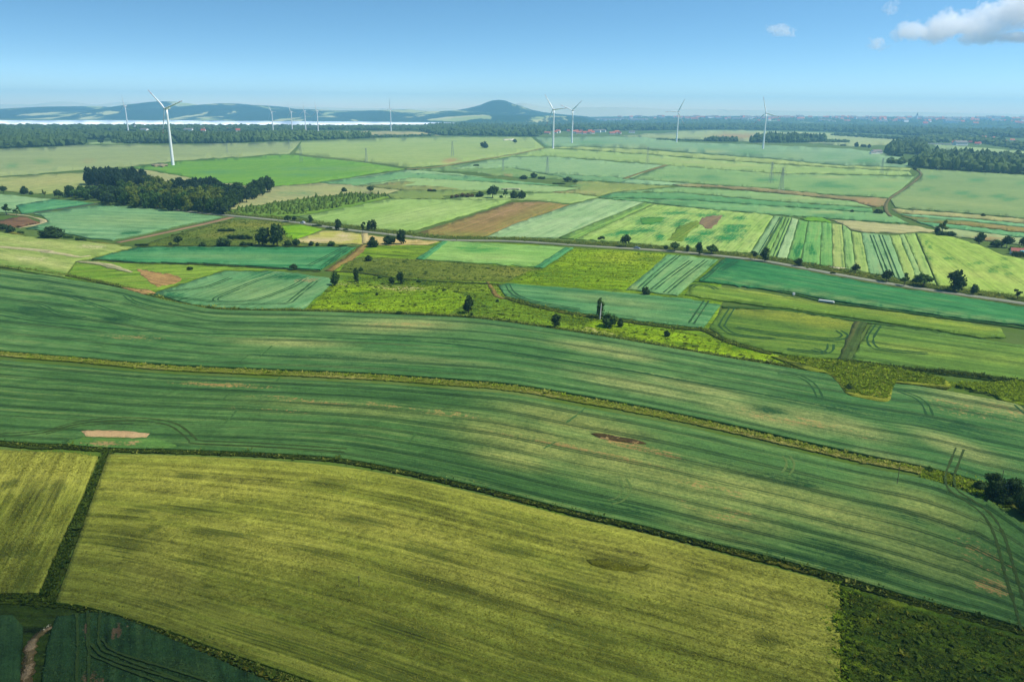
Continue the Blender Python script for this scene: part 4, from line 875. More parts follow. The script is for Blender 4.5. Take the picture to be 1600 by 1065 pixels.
# ------------------------------------------------------------------ trees
def ico(sub):
    bm = bmesh.new(); bmesh.ops.create_icosphere(bm, subdivisions=sub, radius=1.0)
    V = np.array([v.co[:] for v in bm.verts]); T = np.array([[v.index for v in f.verts] for f in bm.faces]); bm.free()
    return V, T
ICO1, ICO2 = ico(1), ico(2)

def set_tint(me, t):
    a = me.attributes.new('tint', 'FLOAT', 'POINT'); a.data.foreach_set('value', np.asarray(t, np.float32))

def crown_mesh(name, lobes, mat, nleaf=420, leaf=0.055, seed=0, core=0.80, droop=0.0):
    """a crown of leaf sprays over lobes; unit size (about 1 wide, 1 high from the ground)"""
    g = np.random.default_rng(seed)
    Vs, Fs, tin, base = [], [], [], 0
    L = np.array(lobes, float)          # cx cy cz rx ry rz
    wt = L[:, 3] * L[:, 4] + L[:, 4] * L[:, 5]; wt /= wt.sum()
    for lb, w_ in zip(L, wt):
        V = ICO1[0] * lb[3:6] * core * (1 + 0.16 * g.standard_normal((len(ICO1[0]), 1))) + lb[:3]
        V[:, 2] = np.maximum(V[:, 2], 0.005)
        Vs.append(V); Fs.append(np.c_[ICO1[1], -np.ones(len(ICO1[1]), int)] + base * np.r_[1, 1, 1, 0]); tin.append(g.uniform(0.0, 0.35, len(V))); base += len(V)
        n = int(nleaf * w_)
        d = g.standard_normal((n, 3)); d /= np.linalg.norm(d, axis=1)[:, None]
        c = lb[:3] + d * lb[3:6] * g.uniform(0.80, 1.10, (n, 1))
        nr = d + 0.9 * g.standard_normal((n, 3)); nr /= np.linalg.norm(nr, axis=1)[:, None]
        t1 = np.cross(nr, g.standard_normal((n, 3))); t1 /= np.linalg.norm(t1, axis=1)[:, None]
        t2 = np.cross(nr, t1)
        s1 = leaf * g.uniform(0.6, 1.5, (n, 1)); s2 = s1 * g.uniform(0.5, 1.0, (n, 1))
        q = np.stack([c - t1 * s1, c - t2 * s2, c + t1 * s1, c + t2 * s2 * 1.2], 1).reshape(-1, 3)
        q[:, 2] = np.maximum(q[:, 2], 0.002)
        Vs.append(q); Fs.append(np.arange(4 * n).reshape(n, 4) + base); tin.append(np.repeat(np.clip(g.beta(1.6, 1.8, n), 0, 1), 4)); base += 4 * n
    V = np.vstack(Vs); F = np.vstack([f if f.shape[1] == 4 else f for f in Fs])
    loops, starts, k = [], [], 0
    for row in F:
        r_ = [int(x) for x in row if x >= 0]
        starts.append(k); loops += r_; k += len(r_)
    me = np_mesh(name, V, loops, starts, mat)
    set_tint(me, np.concatenate(tin))
    return me

def trunk_mesh(name, h, r, mat, seed=0, limbs=4):
    g = np.random.default_rng(seed)
    bm = bmesh.new()
    lean = g.uniform(-0.03, 0.03, 2)
    p = Vector((0, 0, -0.02)); rr = r
    for k in range(3):
        q = Vector((lean[0] * (k + 1), lean[1] * (k + 1), h * (k + 1) / 3))
        bm_bar(bm, p, q, rr, rr * 0.72, 6); p = q; rr *= 0.72
    for k in range(limbs):
        a = k * 2.4 + g.uniform(0, 1); z = h * g.uniform(0.5, 0.95)
        bm_bar(bm, (lean[0] * 2, lean[1] * 2, z), (0.26 * math.cos(a), 0.26 * math.sin(a), z + 0.26), r * 0.42, r * 0.16, 4)
    return bm_mesh(name, bm, mat)

LM = {
 'dark': tint_mat('leaf_dark', '1c3420', '567842', trans=.3, ns=.3), 'mid': tint_mat('leaf_mid', '264420', '6a9448', trans=.3, ns=.3), 'olive': tint_mat('leaf_olive', '3a5420', '94a84a', trans=.3, ns=.3),
 'pine': tint_mat('leaf_pine', '182c22', '456350', trans=.3, ns=.3), 'bright': tint_mat('leaf_bright', '2f4a18', '7fa040', trans=.3, ns=.3), 'dry': tint_mat('leaf_dry', '4c4028', '94825a', trans=.3, ns=.3), 'far': tint_mat('leaf_far', '203a26', '4f7046', ns=.02)}
BARK = flat_mat('bark', '5a4c3e', 0.95, .3, 3.0)
BARK_W = flat_mat('birch_bark', 'd2cdc0', 0.8, .2, 6.0)

def lobes_of(kind, seed):
    g = np.random.default_rng(seed)
    if kind == 'round':
        L = [(0, 0, .60, .34, .34, .30)]
        for k in range(7):
            a = k * 0.9 + g.uniform(0, .6); L.append((.27 * math.cos(a), .27 * math.sin(a), g.uniform(.42, .74), g.uniform(.16, .24), g.uniform(.16, .24), g.uniform(.14, .22)))
        L.append((g.uniform(-.1, .1), g.uniform(-.1, .1), .83, .2, .2, .17)); z0 = .3
    elif kind == 'oval':
        L = [(0, 0, .55, .38, .38, .40)]
        for k in range(7):
            a = k * 0.95 + g.uniform(0, .6); z = .25 + .09 * k; L.append((.22 * math.cos(a), .22 * math.sin(a), z, g.uniform(.2, .27), g.uniform(.2, .27), g.uniform(.15, .2)))
        L.append((0, 0, .86, .2, .2, .14)); z0 = .15
    elif kind == 'tall':
        L = [(0, 0, .5, .32, .32, .42)]
        for k in range(8):
            a = k * 2.1; z = .18 + .09 * k; L.append((.2 * math.cos(a), .2 * math.sin(a), z, .24, .24, .13))
        L.append((g.uniform(-.1, .1), 0, .9, .16, .16, .1)); z0 = .1
    elif kind == 'bush':
        L = [(0, 0, .40, .42, .42, .45)]
        for k in range(8):
            a = k * 0.8 + g.uniform(0, .5); L.append((.3 * math.cos(a), .3 * math.sin(a), g.uniform(.2, .6), g.uniform(.18, .26), g.uniform(.18, .26), g.uniform(.2, .32)))
        L.append((g.uniform(-.12, .12), 0, .78, .22, .22, .2)); z0 = .1
    elif kind == 'low':
        L = []
        for k in range(9):
            L.append((-.42 + .105 * k, g.uniform(-.2, .2), g.uniform(.3, .5), g.uniform(.13, .19), g.uniform(.2, .3), g.uniform(.32, .5)))
        z0 = .1
    elif kind == 'sparse':
        L = []
        for k in range(9):
            a = k * 1.3 + g.uniform(0, .6); r_ = g.uniform(.1, .34); L.append((r_ * math.cos(a), r_ * math.sin(a), g.uniform(.4, .92), g.uniform(.1, .16), g.uniform(.1, .16), g.uniform(.07, .12)))
        z0 = .55
    elif kind == 'parasol':
        L = [(-.12, 0, .74, .3, .3, .15), (.18, .05, .82, .26, .26, .14), (-.3, .05, .62, .18, .18, .12), (.34, 0, .72, .16, .16, .1), (0, .1, .9, .2, .2, .1)]; z0 = .6
    elif kind == 'pair':
        L = [(-.25, 0, .55, .24, .3, .34), (.2, .05, .62, .28, .3, .36), (-.3, 0, .35, .2, .26, .28), (.3, 0, .34, .2, .24, .3), (.12, 0, .85, .18, .2, .14), (-.2, 0, .78, .17, .2, .14), (.0, 0, .42, .2, .22, .25)]; z0 = .15
    return L, z0

TEMPL = {}
def tree_templ(kind, leafm, seed=0, nleaf=420, leaf=.055, bark=None):
    key = (kind, leafm, seed, nleaf)
    if key not in TEMPL:
        L, z0 = lobes_of(kind, seed + 17)
        core = .55 if kind == 'sparse' else .8
        tk = bark or BARK
        TEMPL[key] = (crown_mesh('crown', L, LM[leafm], nleaf, leaf, seed + 3, core), trunk_mesh('trunk', max(z0 + .2, .3) if kind not in ('sparse', 'parasol') else z0 + .12, .035 if kind not in ('tall',) else .05, tk, seed))
    return TEMPL[key]

def size_at(px, py, wpx, hpx):
    b = pg(px, py)
    dep = float((b - CAM) @ _f)
    w = wpx * dep / FPX
    z = hpx * dep / FPX
    for _ in range(4):
        yy = proj(b + np.array([0, 0, z]))[1]
        z *= hpx / max(py - yy, .2)
    return b, w, z

TREES = []
def tree(px, py, wpx, hpx, kind, leafm, label, group=None, name=None, cat=None, seed=None, nleaf=420, leaf=.055, bark=None, depth_k=1.0):
    seed = (int(px * 7 + py * 3) % 4) if seed is None else seed
    cm, tm = tree_templ(kind, leafm, seed, nleaf, leaf, bark)
    b, w, h = size_at(px, py, wpx * 1.02, hpx)
    bushy = kind in ('bush', 'low')
    o = empty(name or ('bush' if bushy else 'tree'), b, rng.uniform(0, 6.28) if kind not in ('low', 'pair', 'parasol') else rng.uniform(-.2, .2))
    o.scale = (w, w * depth_k if kind not in ('low',) else min(w, h * 1.2), h)
    tag(o, label, cat or ('bush' if bushy else 'tree'), group)
    link('crown', cm, o); link('trunk', tm, o)
    return o

# trees along the country road and round the middle fields, each named by what stands beside it
RG = 'trees along the country road'
for a in [
 (1247, 416, 14, 13, 'oval', 'dark', 'dark pointed roadside tree below the rich green strips'), (1336, 426, 15, 14, 'round', 'dark', 'round dark roadside tree below the pale tan strips'),
 (1385, 441, 19, 20, 'round', 'dark', 'round-headed roadside tree on a visible stem below the pale teal strip'), (1412, 447, 19, 20, 'sparse', 'mid', 'loose grey green roadside tree right of the round-headed one'),
 (1441, 448, 34, 21, 'round', 'mid', 'broad roadside tree with light gaps under its crown'), (1492, 456, 32, 34, 'oval', 'dark', 'tallest and broadest dark roadside tree at the right'),
 (1521, 461, 13, 17, 'oval', 'dark', 'small dark tree just right of the tallest roadside tree'), (1589, 468, 15, 18, 'sparse', 'dark', 'dark tree at the right end of the road'),
 (939, 380, 12, 11, 'parasol', 'dark', 'leaning umbrella shaped roadside tree left of the car'), (977, 386, 18, 20, 'round', 'dark', 'bushy dark roadside tree beside the dark car'),
 (1040, 392, 8, 9, 'round', 'dark', 'smallest roadside tree above the pale field corner'), (1054, 393, 16, 15, 'round', 'mid', 'loose round roadside tree with a thin stem'), (1074, 394, 7, 12, 'tall', 'dark', 'slim dark roadside tree between two broader ones'),
 (1092, 398, 13, 20, 'oval', 'dark', 'upright oval roadside tree on a thick stem'), (1112, 397, 21, 15, 'round', 'mid', 'wide low roadside tree above the teal field corner'), (1179, 406, 13, 16, 'sparse', 'dark', 'loose roadside tree left of the dark oval one by the strips'),
 (1194, 409, 15, 23, 'oval', 'dark', 'dark oval roadside tree on the corner of the strip fields'),
 (450, 347, 13, 11, 'round', 'dark', 'dark roadside tree behind the white car'), (460, 346, 8, 9, 'round', 'dark', 'small dark roadside tree just left of the white car'), (485.5, 348, 8, 12, 'oval', 'dark', 'slim roadside tree right of the white car'),
 (529, 360, 13, 18, 'oval', 'dark', 'egg shaped dark roadside tree above the cream field'), (567, 366, 10, 22, 'sparse', 'dark', 'tall loose tree where the gravel lane leaves the road'), (581, 360, 15, 17, 'pair', 'dark', 'double crowned tree just behind the road by the lane'),
 (350, 336, 11, 15, 'round', 'pine', 'dark tree at the corner of the copse where the road emerges')]:
    tree(*a, group=RG)
for a in [(1301, 428, 8, 4, 'low', 'dark', 'low dark bush at the road edge below the white stones'), (495, 354, 14, 4, 'low', 'dark', 'low dark hedge bush beside the road'), (514, 358, 10, 4, 'low', 'dark', 'low bush left of the egg shaped roadside tree'), (540, 360, 8, 3, 'low', 'dark', 'low bush right of the egg shaped roadside tree')]:
    tree(*a)
for a in [
 (411, 384, 27, 29, 'oval', 'dark', 'left and smaller tree of the big dark pair'), (433, 385, 27, 35, 'oval', 'dark', 'right and taller tree of the big dark pair'), (450, 384, 12, 10, 'bush', 'dark', 'low dark bush at the right foot of the dark pair'),
 (463, 384, 12, 12, 'bush', 'dark', 'rounded dark bush above the vivid teal field, right of the dark pair'), (486, 384, 8, 8, 'bush', 'dark', 'small dark bush below the cream field'), (496, 384, 6, 6, 'bush', 'dark', 'smallest dark bush below the cream field'),
 (518, 385, 12, 9, 'bush', 'mid', 'loose green bush below the cream field'), (536, 386, 12, 4, 'low', 'dark', 'low hedge bush at the end of the cream field'),
 (583, 386, 18, 17, 'bush', 'dark', 'egg shaped dark bush right of the gravel lane'), (609, 382, 20, 16, 'bush', 'dark', 'broad dark bush on the narrow tan field'), (627, 382, 17, 24, 'oval', 'dark', 'taller leafy tree beside the broad bush on the tan field'),
 (576, 408, 12, 10, 'bush', 'dark', 'round black green bush alone on the olive grass'), (459, 422, 14, 10, 'round', 'dark', 'round dark tree on the lower edge of the vivid teal field'), (524, 447, 16, 22, 'oval', 'mid', 'dark leafy tree at the right end of the looped teal field'),
 (557, 441, 10, 23, 'tall', 'dark', 'slim dark cypress like tree in the meadow'), (564, 424, 7, 8, 'bush', 'mid', 'small bush behind the slim dark tree'), (612, 443, 9, 12, 'bush', 'dark', 'small dark bush left of the upright meadow tree'), (626, 444, 14, 20, 'oval', 'dark', 'upright dark tree in the middle of the meadow'),
 (589, 462, 5, 6, 'bush', 'dark', 'tiny dark bush alone in the bright meadow'), (732, 490, 18, 28, 'oval', 'dark', 'dark tree standing at the meadow edge above the wheat band'), (737, 494, 5, 6, 'bush', 'dark', 'tiny bush at the foot of the dark meadow edge tree'),
 (624, 491, 10, 6, 'bush', 'dark', 'small dark bush on the wheat edge below the pale grass'), (777, 472, 6, 5, 'bush', 'dark', 'small bush at the left tip of the teal strip'), (594, 435, 8, 5, 'bush', 'mid', 'small bush on the meadow ditch'), (655, 441, 9, 5, 'bush', 'mid', 'small green bush right of the upright meadow tree'),
 (868, 512, 17, 22, 'oval', 'dark', 'dark egg shaped tree on the upper edge of the wheat band'), (952, 511, 25, 24, 'bush', 'mid', 'large rounded bush beside the birch'), (969, 511, 10, 15, 'bush', 'dark', 'small dark bush right of the large rounded bush'),
 (1042, 526, 10, 11, 'bush', 'dark', 'small dark bush in the grass wedge right of the birch'), (1009, 461, 14, 14, 'bush', 'dark', 'round dark tree at the foot of the small striped field'), (1325, 609, 14, 9, 'bush', 'dark', 'dark bush in the yellowish rough patch'),
 (1472, 367, 18, 24, 'sparse', 'olive', 'pale topped poplar in the right hand field corner'), (1478, 369, 28, 9, 'low', 'dark', 'low dark hedge at the foot of the pale topped poplar'), (1464, 366, 9, 14, 'bush', 'dark', 'dark bush at the left foot of the pale topped poplar'),
 (1530, 381, 17, 18, 'oval', 'dark', 'dense dark tree by the orange soil at the right'), (1557, 386, 20, 12, 'bush', 'dark', 'wide dark bush left of the domed tree at the right'), (1573, 387, 18, 19, 'round', 'dark', 'domed dark tree above the farmstead hedge'), (1586, 393, 20, 9, 'low', 'mid', 'low hedge in front of the farmstead'),
 (1598, 389, 16, 18, 'round', 'dark', 'dark tree cut by the right edge behind the farmstead'), (1590, 401, 20, 10, 'low', 'dark', 'dark hedge below the farmstead'), (1372, 334, 15, 8, 'bush', 'dark', 'dark bush at the end of the farm path'), (1331, 332, 6, 5, 'bush', 'dark', 'small bush left of the dark bush by the farm path'),
 (1536, 338, 7, 5, 'bush', 'dark', 'single small bush on the wide right hand field'), (1429, 266, 6, 6, 'bush', 'dark', 'small bush where the farm path reaches the wood'),
 (6, 302, 11, 12, 'round', 'dark', 'round dark tree at the left edge of the plain'), (38, 303, 13, 13, 'bush', 'dark', 'dark tree right of the left edge one'), (49, 304, 7, 6, 'bush', 'mid', 'small bush between the field edge trees on the left'), (70, 308, 7, 12, 'sparse', 'olive', 'thin pale tree on the left field edge'),
 (92, 310, 15, 14, 'round', 'dark', 'dark tree just left of the copse'), (11, 336, 17, 18, 'sparse', 'mid', 'loose spreading tree by the sandy track'), (26, 337, 10, 14, 'sparse', 'mid', 'smaller loose tree by the sandy track'),
 (4, 359, 15, 10, 'bush', 'dark', 'dark bush cut by the left edge below the soil mound'), (17, 363, 14, 12, 'bush', 'dark', 'dark bush below the soil mound'), (82, 371, 39, 18, 'bush', 'dark', 'largest rounded dark bush left of the farm path'), (107, 372, 15, 5, 'low', 'mid', 'low bush right of the largest rounded bush'), (127, 376, 17, 6, 'low', 'mid', 'low hedge bush nearer the farm path'),
 (33, 365, 12, 5, 'low', 'mid', 'low bush left of the largest rounded bush'), (279, 383, 15, 15, 'round', 'dark', 'rounded tree above the left part of the vivid teal field'), (266, 383, 6, 5, 'bush', 'dark', 'small bush left of the rounded tree over the teal field'), (221, 384, 19, 4, 'low', 'dark', 'low dark bush at the left end of the teal field'), (316, 386, 12, 8, 'bush', 'dark', 'dark bush in the middle of the teal field edge'), (350, 385, 24, 14, 'bush', 'dark', 'broad dark bush left of the big dark pair'),
 (354, 362, 26, 6, 'low', 'dark', 'long low bush on the olive ground'), (375, 374, 37, 9, 'low', 'dark', 'longest low bush left of the big dark pair'), (380, 384, 12, 7, 'bush', 'dark', 'small bush right of the broad dark bush'), (390, 384, 12, 6, 'low', 'dark', 'small low bush at the left foot of the big dark pair'), (297, 422, 10, 6, 'bush', 'dark', 'small dark bush on the green corner grass'),
 (749.5, 308, 14, 10, 'bush', 'dark', 'rounded bush left of the tallest one in the mid field row'), (770, 309.5, 21, 20, 'round', 'dark', 'tallest tree of the short mid field row'), (783, 309.5, 6, 5, 'bush', 'mid', 'tiny bush in the gap of the mid field row'), (790, 309.5, 9, 15, 'sparse', 'mid', 'slim leaning tree in the mid field row'), (803, 310, 13, 13, 'bush', 'dark', 'rounded tree second from the right in the mid field row'), (815, 310.5, 14, 14, 'bush', 'dark', 'rightmost tree of the mid field row'),
 (818, 280, 13, 7, 'bush', 'dark', 'left clump of the low bushes above the row'), (834, 278, 11, 9, 'bush', 'dark', 'tallest clump of the low bushes above the row'), (846, 280, 11, 5, 'low', 'dark', 'low flat clump right of the tallest low bush'), (887, 284, 14, 8, 'bush', 'dark', 'twin bush right of the low clumps'), (898, 285, 9, 5, 'bush', 'dark', 'small bush at the right end of the low clumps'), (873, 288, 18, 3, 'low', 'mid', 'flat green bush below the twin bush'), (744, 260, 9, 4, 'low', 'dark', 'flat dark bush on the rough green strip'),
 (538, 300, 9, 8, 'bush', 'dark', 'left one of two bushes alone on the tan field'), (579, 301.5, 12, 11, 'round', 'dark', 'right and taller one of two bushes alone on the tan field'), (675, 300, 14, 5, 'low', 'dark', 'flat dark bush beside the small shed'), (426, 293, 5, 4, 'bush', 'dark', 'tiny bush right of the copse tip'),
 (756.5, 231.5, 13, 11, 'bush', 'pine', 'large lone domed tree on the far yellow green field'), (804.5, 225, 8, 8, 'round', 'pine', 'smaller lone tree by the white sheet on the far field'), (158, 226, 10, 9, 'round', 'pine', 'lone tree before the left woods'), (1338, 229.5, 7, 8, 'bush', 'pine', 'dark tree left of the white farm buildings'), (1349, 230, 8, 5, 'low', 'pine', 'low bush left of the white farm buildings'), (1358, 231, 6, 6, 'bush', 'pine', 'small dark bush left of the white farm buildings'), (1317, 228, 8, 3, 'low', 'pine', 'flat dark bush on the far field'),
 (1451, 737, 12, 10, 'bush', 'mid', 'small bush on the yellow grass strip at the right')]:
    tree(*a)
for k, (x, y, w, h) in enumerate([(714, 309, 9, 6), (723, 308, 9, 7), (731, 308.5, 9, 7), (738, 308, 7, 6), (706, 309.5, 6, 5)]):
    tree(x, y, w, h, 'bush', 'dry', 'brown withered shrub heaped left of the mid field row', group='withered shrubs of the mid field row')
tree(937, 497, 15, 31, 'tall', 'mid', 'slender birch with a white stem beside the large rounded bush', name='birch_tree', bark=BARK_W, nleaf=360, seed=2)
bo = bpy.data.objects['birch_tree']
bm = bmesh.new(); p = Vector((-.04, -.56, 0))
for k in range(4):
    q = Vector((-.04 + .025 * (k + 1), -.56 + .05 * k, .2 * (k + 1))); bm_bar(bm, p, q, .062 - .008 * k, .054 - .008 * k, 6); p = q
link('trunk', bm_mesh('trunk', bm, BARK_W), bo); bo.rotation_euler.z = 0
# the dark thicket at the right edge, nearest trees of all
for a in [(1551, 779, 34, 40, 'oval', 'dark', 'dark tree with pale stems in the thicket at the right edge', dict(nleaf=1500, leaf=.03, seed=0)), (1583, 784, 36, 38, 'oval', 'dark', 'right hand dark tree of the thicket at the right edge', dict(nleaf=1500, leaf=.03, seed=1)),
          (1606, 806, 46, 40, 'bush', 'dark', 'dark bush of the thicket cut by the right edge', dict(nleaf=1500, leaf=.03, seed=1)), (1530, 764, 18, 14, 'bush', 'dark', 'low bush at the left foot of the dark thicket', dict(nleaf=800, leaf=.04, seed=2)), (1567, 786, 30, 20, 'bush', 'dark', 'low bush in front of the dark thicket', dict(nleaf=900, leaf=.04, seed=3))]:
    tree(*a[:7], **a[7])
b_, _, _ = size_at(1558, 770, 1, 1)
for dx, tilt, lb in ((0.0, .0, 'upright pale dead trunk in the thicket at the right edge'), (-1.0, -.9, 'leaning pale dead trunk in the thicket at the right edge')):
    bm = bmesh.new(); bm_bar(bm, (0, 0, -.2), (tilt * -1.0, 0, 3.9), .11, .05, 6); bm_bar(bm, (tilt * -.6, 0, 2.4), (tilt * -.6 + .5, .1, 3.2), .05, .02, 4)
    bp = pg(1560 + dx * 9, 775); o = link('dead_trunk', bm_mesh('dead_trunk', bm, BARK_W)); o.location = Vector(bp + np.array([0, -2.6, 1.2])); tag(o, lb, 'dead tree')

# ---- the copse: every tree a thing
CP = pts('100,311 130,314 160,321 200,325.5 250,330.5 300,334 350,335.5 362,326 385,318 410,309 428,300 415,298 395,302 370,304 345,303 335,297 320,298 312,303 285,299 262,300 250,297 240,292 215,289 200,287 180,285 150,286 133,289 150,293 176,298 176,306 140,305 110,304')
CPG = pgs(CP)[:, :2]
x0, y0 = CPG.min(0); x1, y1 = CPG.max(0)
cand = []
gy = y0; rowk = 0
while gy < y1:
    gx = x0 + (rowk % 2) * 4.4
    while gx < x1:
        cand.append((gx + rng.uniform(-2.4, 2.4), gy + rng.uniform(-2.6, 2.6))); gx += 9.0
    gy += 8.6; rowk += 1
cand = np.array(cand); cand = cand[inside(cand, CPG)]
if len(cand) > 285: cand = cand[np.sort(rng.choice(len(cand), 285, replace=False))]
CT = {}
for lm in ('dark', 'mid', 'olive', 'pine'):
    CT[lm] = [tree_templ(k, lm, s, 330, .07) for k, s in (('oval', 5), ('round', 6), ('oval', 7))]
for (x, y) in cand:
    px, py = proj((x, y, 8))
    u_ = (px - 100) / 325
    if py < 292 and px < 225: lm = 'pine'; hh = rng.uniform(17, 21)
    elif px > 345: lm = rng.choice(['pine', 'dark', 'dark']); hh = rng.uniform(11, 14)
    elif px < 180: lm = rng.choice(['dark', 'pine', 'mid']); hh = rng.uniform(9, 12)
    elif px > 270 and py < 300: lm = 'pine'; hh = rng.uniform(15, 18)
    else: lm = rng.choice(['olive', 'olive', 'mid', 'dark']); hh = rng.uniform(12, 17)
    if px > 395 and py < 304: hh = rng.uniform(14, 18)
    cm, tm = CT[lm][int(rng.integers(3))]
    o = empty('tree', (x, y, relief(x, y)), rng.uniform(0, 6.28)); s = rng.uniform(9.5, 12.5)
    o.scale = (s, s, hh)
    lb = {'pine': 'blackish pine among the dense copse below the large turbine', 'olive': 'olive topped broadleaf tree in the dense copse below the large turbine', 'mid': 'mid green broadleaf tree in the dense copse below the large turbine', 'dark': 'dark green broadleaf tree in the dense copse below the large turbine'}[str(lm)]
    tag(o, lb, 'tree', {'pine': 'pines of the copse', 'olive': 'olive topped trees of the copse', 'mid': 'mid green trees of the copse', 'dark': 'dark green trees of the copse'}[str(lm)])
    link('crown', cm, o); link('trunk', tm, o)

# ---- far woods: crowns that read as one mass
def wood(name, poly, spacing, hgt, mat, label, sub=1, jit=.45, kind='stuff', wid=1.0, seed=0, hvar=.42, keep=1.0):
    g = np.random.default_rng(seed + 40)
    P = pgs(pts(poly))[:, :2]
    a, b = P.min(0), P.max(0)
    X, Y = np.meshgrid(np.arange(a[0], b[0], spacing), np.arange(a[1], b[1], spacing))
    C = np.stack([X.ravel(), Y.ravel()], 1) + g.uniform(-jit, jit, (X.size, 2)) * spacing
    C = C[inside(C, P)]
    if keep < 1: C = C[g.random(len(C)) < keep]
    n = len(C)
    base, F = (ICO1 if sub == 1 else ico(1)) if sub else (np.array([(0, 0, 1), (1, 0, 0), (.3, .95, 0), (-.8, .6, 0), (-.8, -.6, 0), (.3, -.95, 0)], float) , np.array([(0, 1, 2), (0, 2, 3), (0, 3, 4), (0, 4, 5), (0, 5, 1)]))
    h = hgt * (1 + hvar * g.standard_normal(n)).clip(.45, 1.7); r = spacing * wid * g.uniform(.55, .85, n)
    V = base[None] * np.stack([r, r, h * .52], 1)[:, None]
    V = V * (1 + .22 * g.standard_normal((n, len(base), 1)))
    if sub:
        V[:, :, 2] += (h * .5)[:, None]
        V[:, :, 2] = np.maximum(V[:, :, 2], 0)
    else:
        V[:, :, 2] = np.maximum(V[:, :, 2], 0) * 1.9
    V[:, :, :2] += C[:, None]
    V[:, :, 2] += relief(C[:, 0], C[:, 1])[:, None] - .1
    T = (F[None] + (np.arange(n) * len(base))[:, None, None]).reshape(-1, 3)
    me = tri_mesh(name, V.reshape(-1, 3), T, mat)
    set_tint(me, np.repeat(g.beta(1.5, 1.8, n), len(base)) * .75 + .25 * g.random(n * len(base)))
    return tag(link(name, me), kind=kind, label=label)

WM = tint_mat('wood_leaf', '223c2a', '6a8a54', trans=.25, ns=.03)
WN = tint_mat('wood_leaf_near', '264226', '7a9a5c', trans=.25, ns=.06)
wood('woods', '-140,238 0,232.5 92,228.5 132,226 131,219 60,214 0,212 -140,214', 11, 13, WM, 'dark woods at the left edge below the lake', seed=1)
wood('woods', '-140,214 0,212 60,213 128,218 200,221 290,223 400,221.5 400,214 300,212 200,211.5 120,208 0,203.5 -140,203.5', 14, 12, WM, 'dark woods behind the large turbine', seed=2, keep=.75)
wood('woods', '176,224 240,224.6 340,224.4 400,222.2 400,218 300,219 200,220', 9, 15, WM, 'wood edge behind the large turbine', seed=12)
wood('woods', '398,222 475,219.4 552,217 577,216 577,213 545,213.2 482,211.5 430,210.5 398,213', 10, 12, WN, 'tree belt below the four far turbines', seed=3, keep=.85)
wood('woods', '577,215.4 675,212.6 680,211.6 577,214.2', 8, 5, WM, 'thin hedge across the far field', seed=4)
wood('woods', '-140,203.5 300,205.5 430,205.5 470,205 470,203 660,204.5 664,199 430,198.5 200,198.2 -140,197.6', 18, 9, WM, 'woods along the near shore of the lake', seed=5, sub=1)
wood('woods', '658,206 690,212 760,212.5 838,213.6 860,205 840,200.5 760,198.5 716,196.6 664,199', 15, 13, WM, 'dark woods right of the lake', seed=6, keep=.85)
wood('woods', '838,205 900,204.6 960,204.6 1075,203.2 1130,202.6 1250,204.4 1330,207.5 1400,210.5 1440,213 1500,213 1500,206 1400,201 1250,197 1100,197 950,198.5 860,200', 17, 14, WM, 'long dark woods behind the far turbines', seed=7)
wood('woods', '716,195.5 760,195 860,197 950,198 1000,197 1000,192 860,191 760,191', 30, 10, WM, 'hazy blue woods right of the lake end', seed=8, sub=0, keep=.5)
wood('woods', '1385,242 1405,245 1412,240 1445,243 1450,236 1440,226 1425,223 1400,228 1385,235', 9, 13, WN, 'grey green wood at the corner of the right hand field', seed=9)
wood('woods', '1420,261 1460,264.5 1500,267 1600,273.5 1720,280 1720,262 1640,254 1590,250 1540,247 1500,245.5 1462,243.5 1440,250', 8.5, 12, WN, 'thick wood bordering the wide right hand field', seed=10)
wood('woods', '1440,224 1500,222 1540,226 1600,236 1700,240 1700,232 1600,228 1560,222 1500,216 1450,214 1430,218', 13, 10, WN, 'trees among the right hand village', seed=11, keep=.5)
wood('woods', '1480,214 1560,214 1640,218 1720,222 1720,209 1600,206 1500,207', 15, 14, WM, 'dark woods behind the right hand village', seed=13, keep=.9)
wood('woods', '1170,223.2 1205,223.6 1290,222.2 1290,219 1240,217.6 1190,218.4', 10, 15, WM, 'wood block behind the rightmost turbine', seed=14)
wood('woods', '1098,220.8 1124,221.6 1152,221.8 1152,219.5 1120,219', 8, 9, WM, 'scrub hedge left of the rightmost turbine', seed=15)
wood('woods', '1290,222.4 1326,222.8 1326,221.4 1290,220.6', 7, 5, WM, 'low hedge right of the wood block', seed=16)
wood('woods', '1026,218.6 1060,219.6 1100,220.8 1100,220 1060,218.8 1026,218', 6, 3, WM, 'thin dark hedge at the foot of a far turbine', seed=17)
wood('woods', '1375,217 1440,220 1440,217.5 1380,214.6 1330,212 1300,210.6 1300,212', 12, 8, WM, 'scattered trees on the pale far field', seed=18, keep=.35)
wood('woods', '1386,255.6 1412,258.2 1416,255 1390,253.4', 7, 7, WN, 'sapling row before the thick wood', seed=19, keep=.7)
wood('scrub', '362,328 430,317.5 482,311 540,305 600,304.5 604,307.6 560,319 500,330 465,336.5 400,336.5 368,332.5', 4.6, 3.0, tint_mat('scrub_leaf', '2c4a1a', '7fa044', trans=.3, ns=.05), 'rows of young shrubs above the road', seed=20, wid=.8, sub=0, keep=.8, hvar=.35)

# ---- rough growth on meadows, ditches and strips
def tufts(name, poly, n, size, mat, label, seed=0, hk=.5, region_fn=None, zoff=0.1):
    g = np.random.default_rng(seed + 300)
    P = pts(poly) if isinstance(poly, str) else poly
    G = pgs(P)[:, :2]
    a, b = G.min(0), G.max(0)
    C = g.uniform(a, b, (n * 4, 2)); C = C[inside(C, G)][:n]
    return tuft_mesh(name, C, size, mat, label, g, hk, zoff)

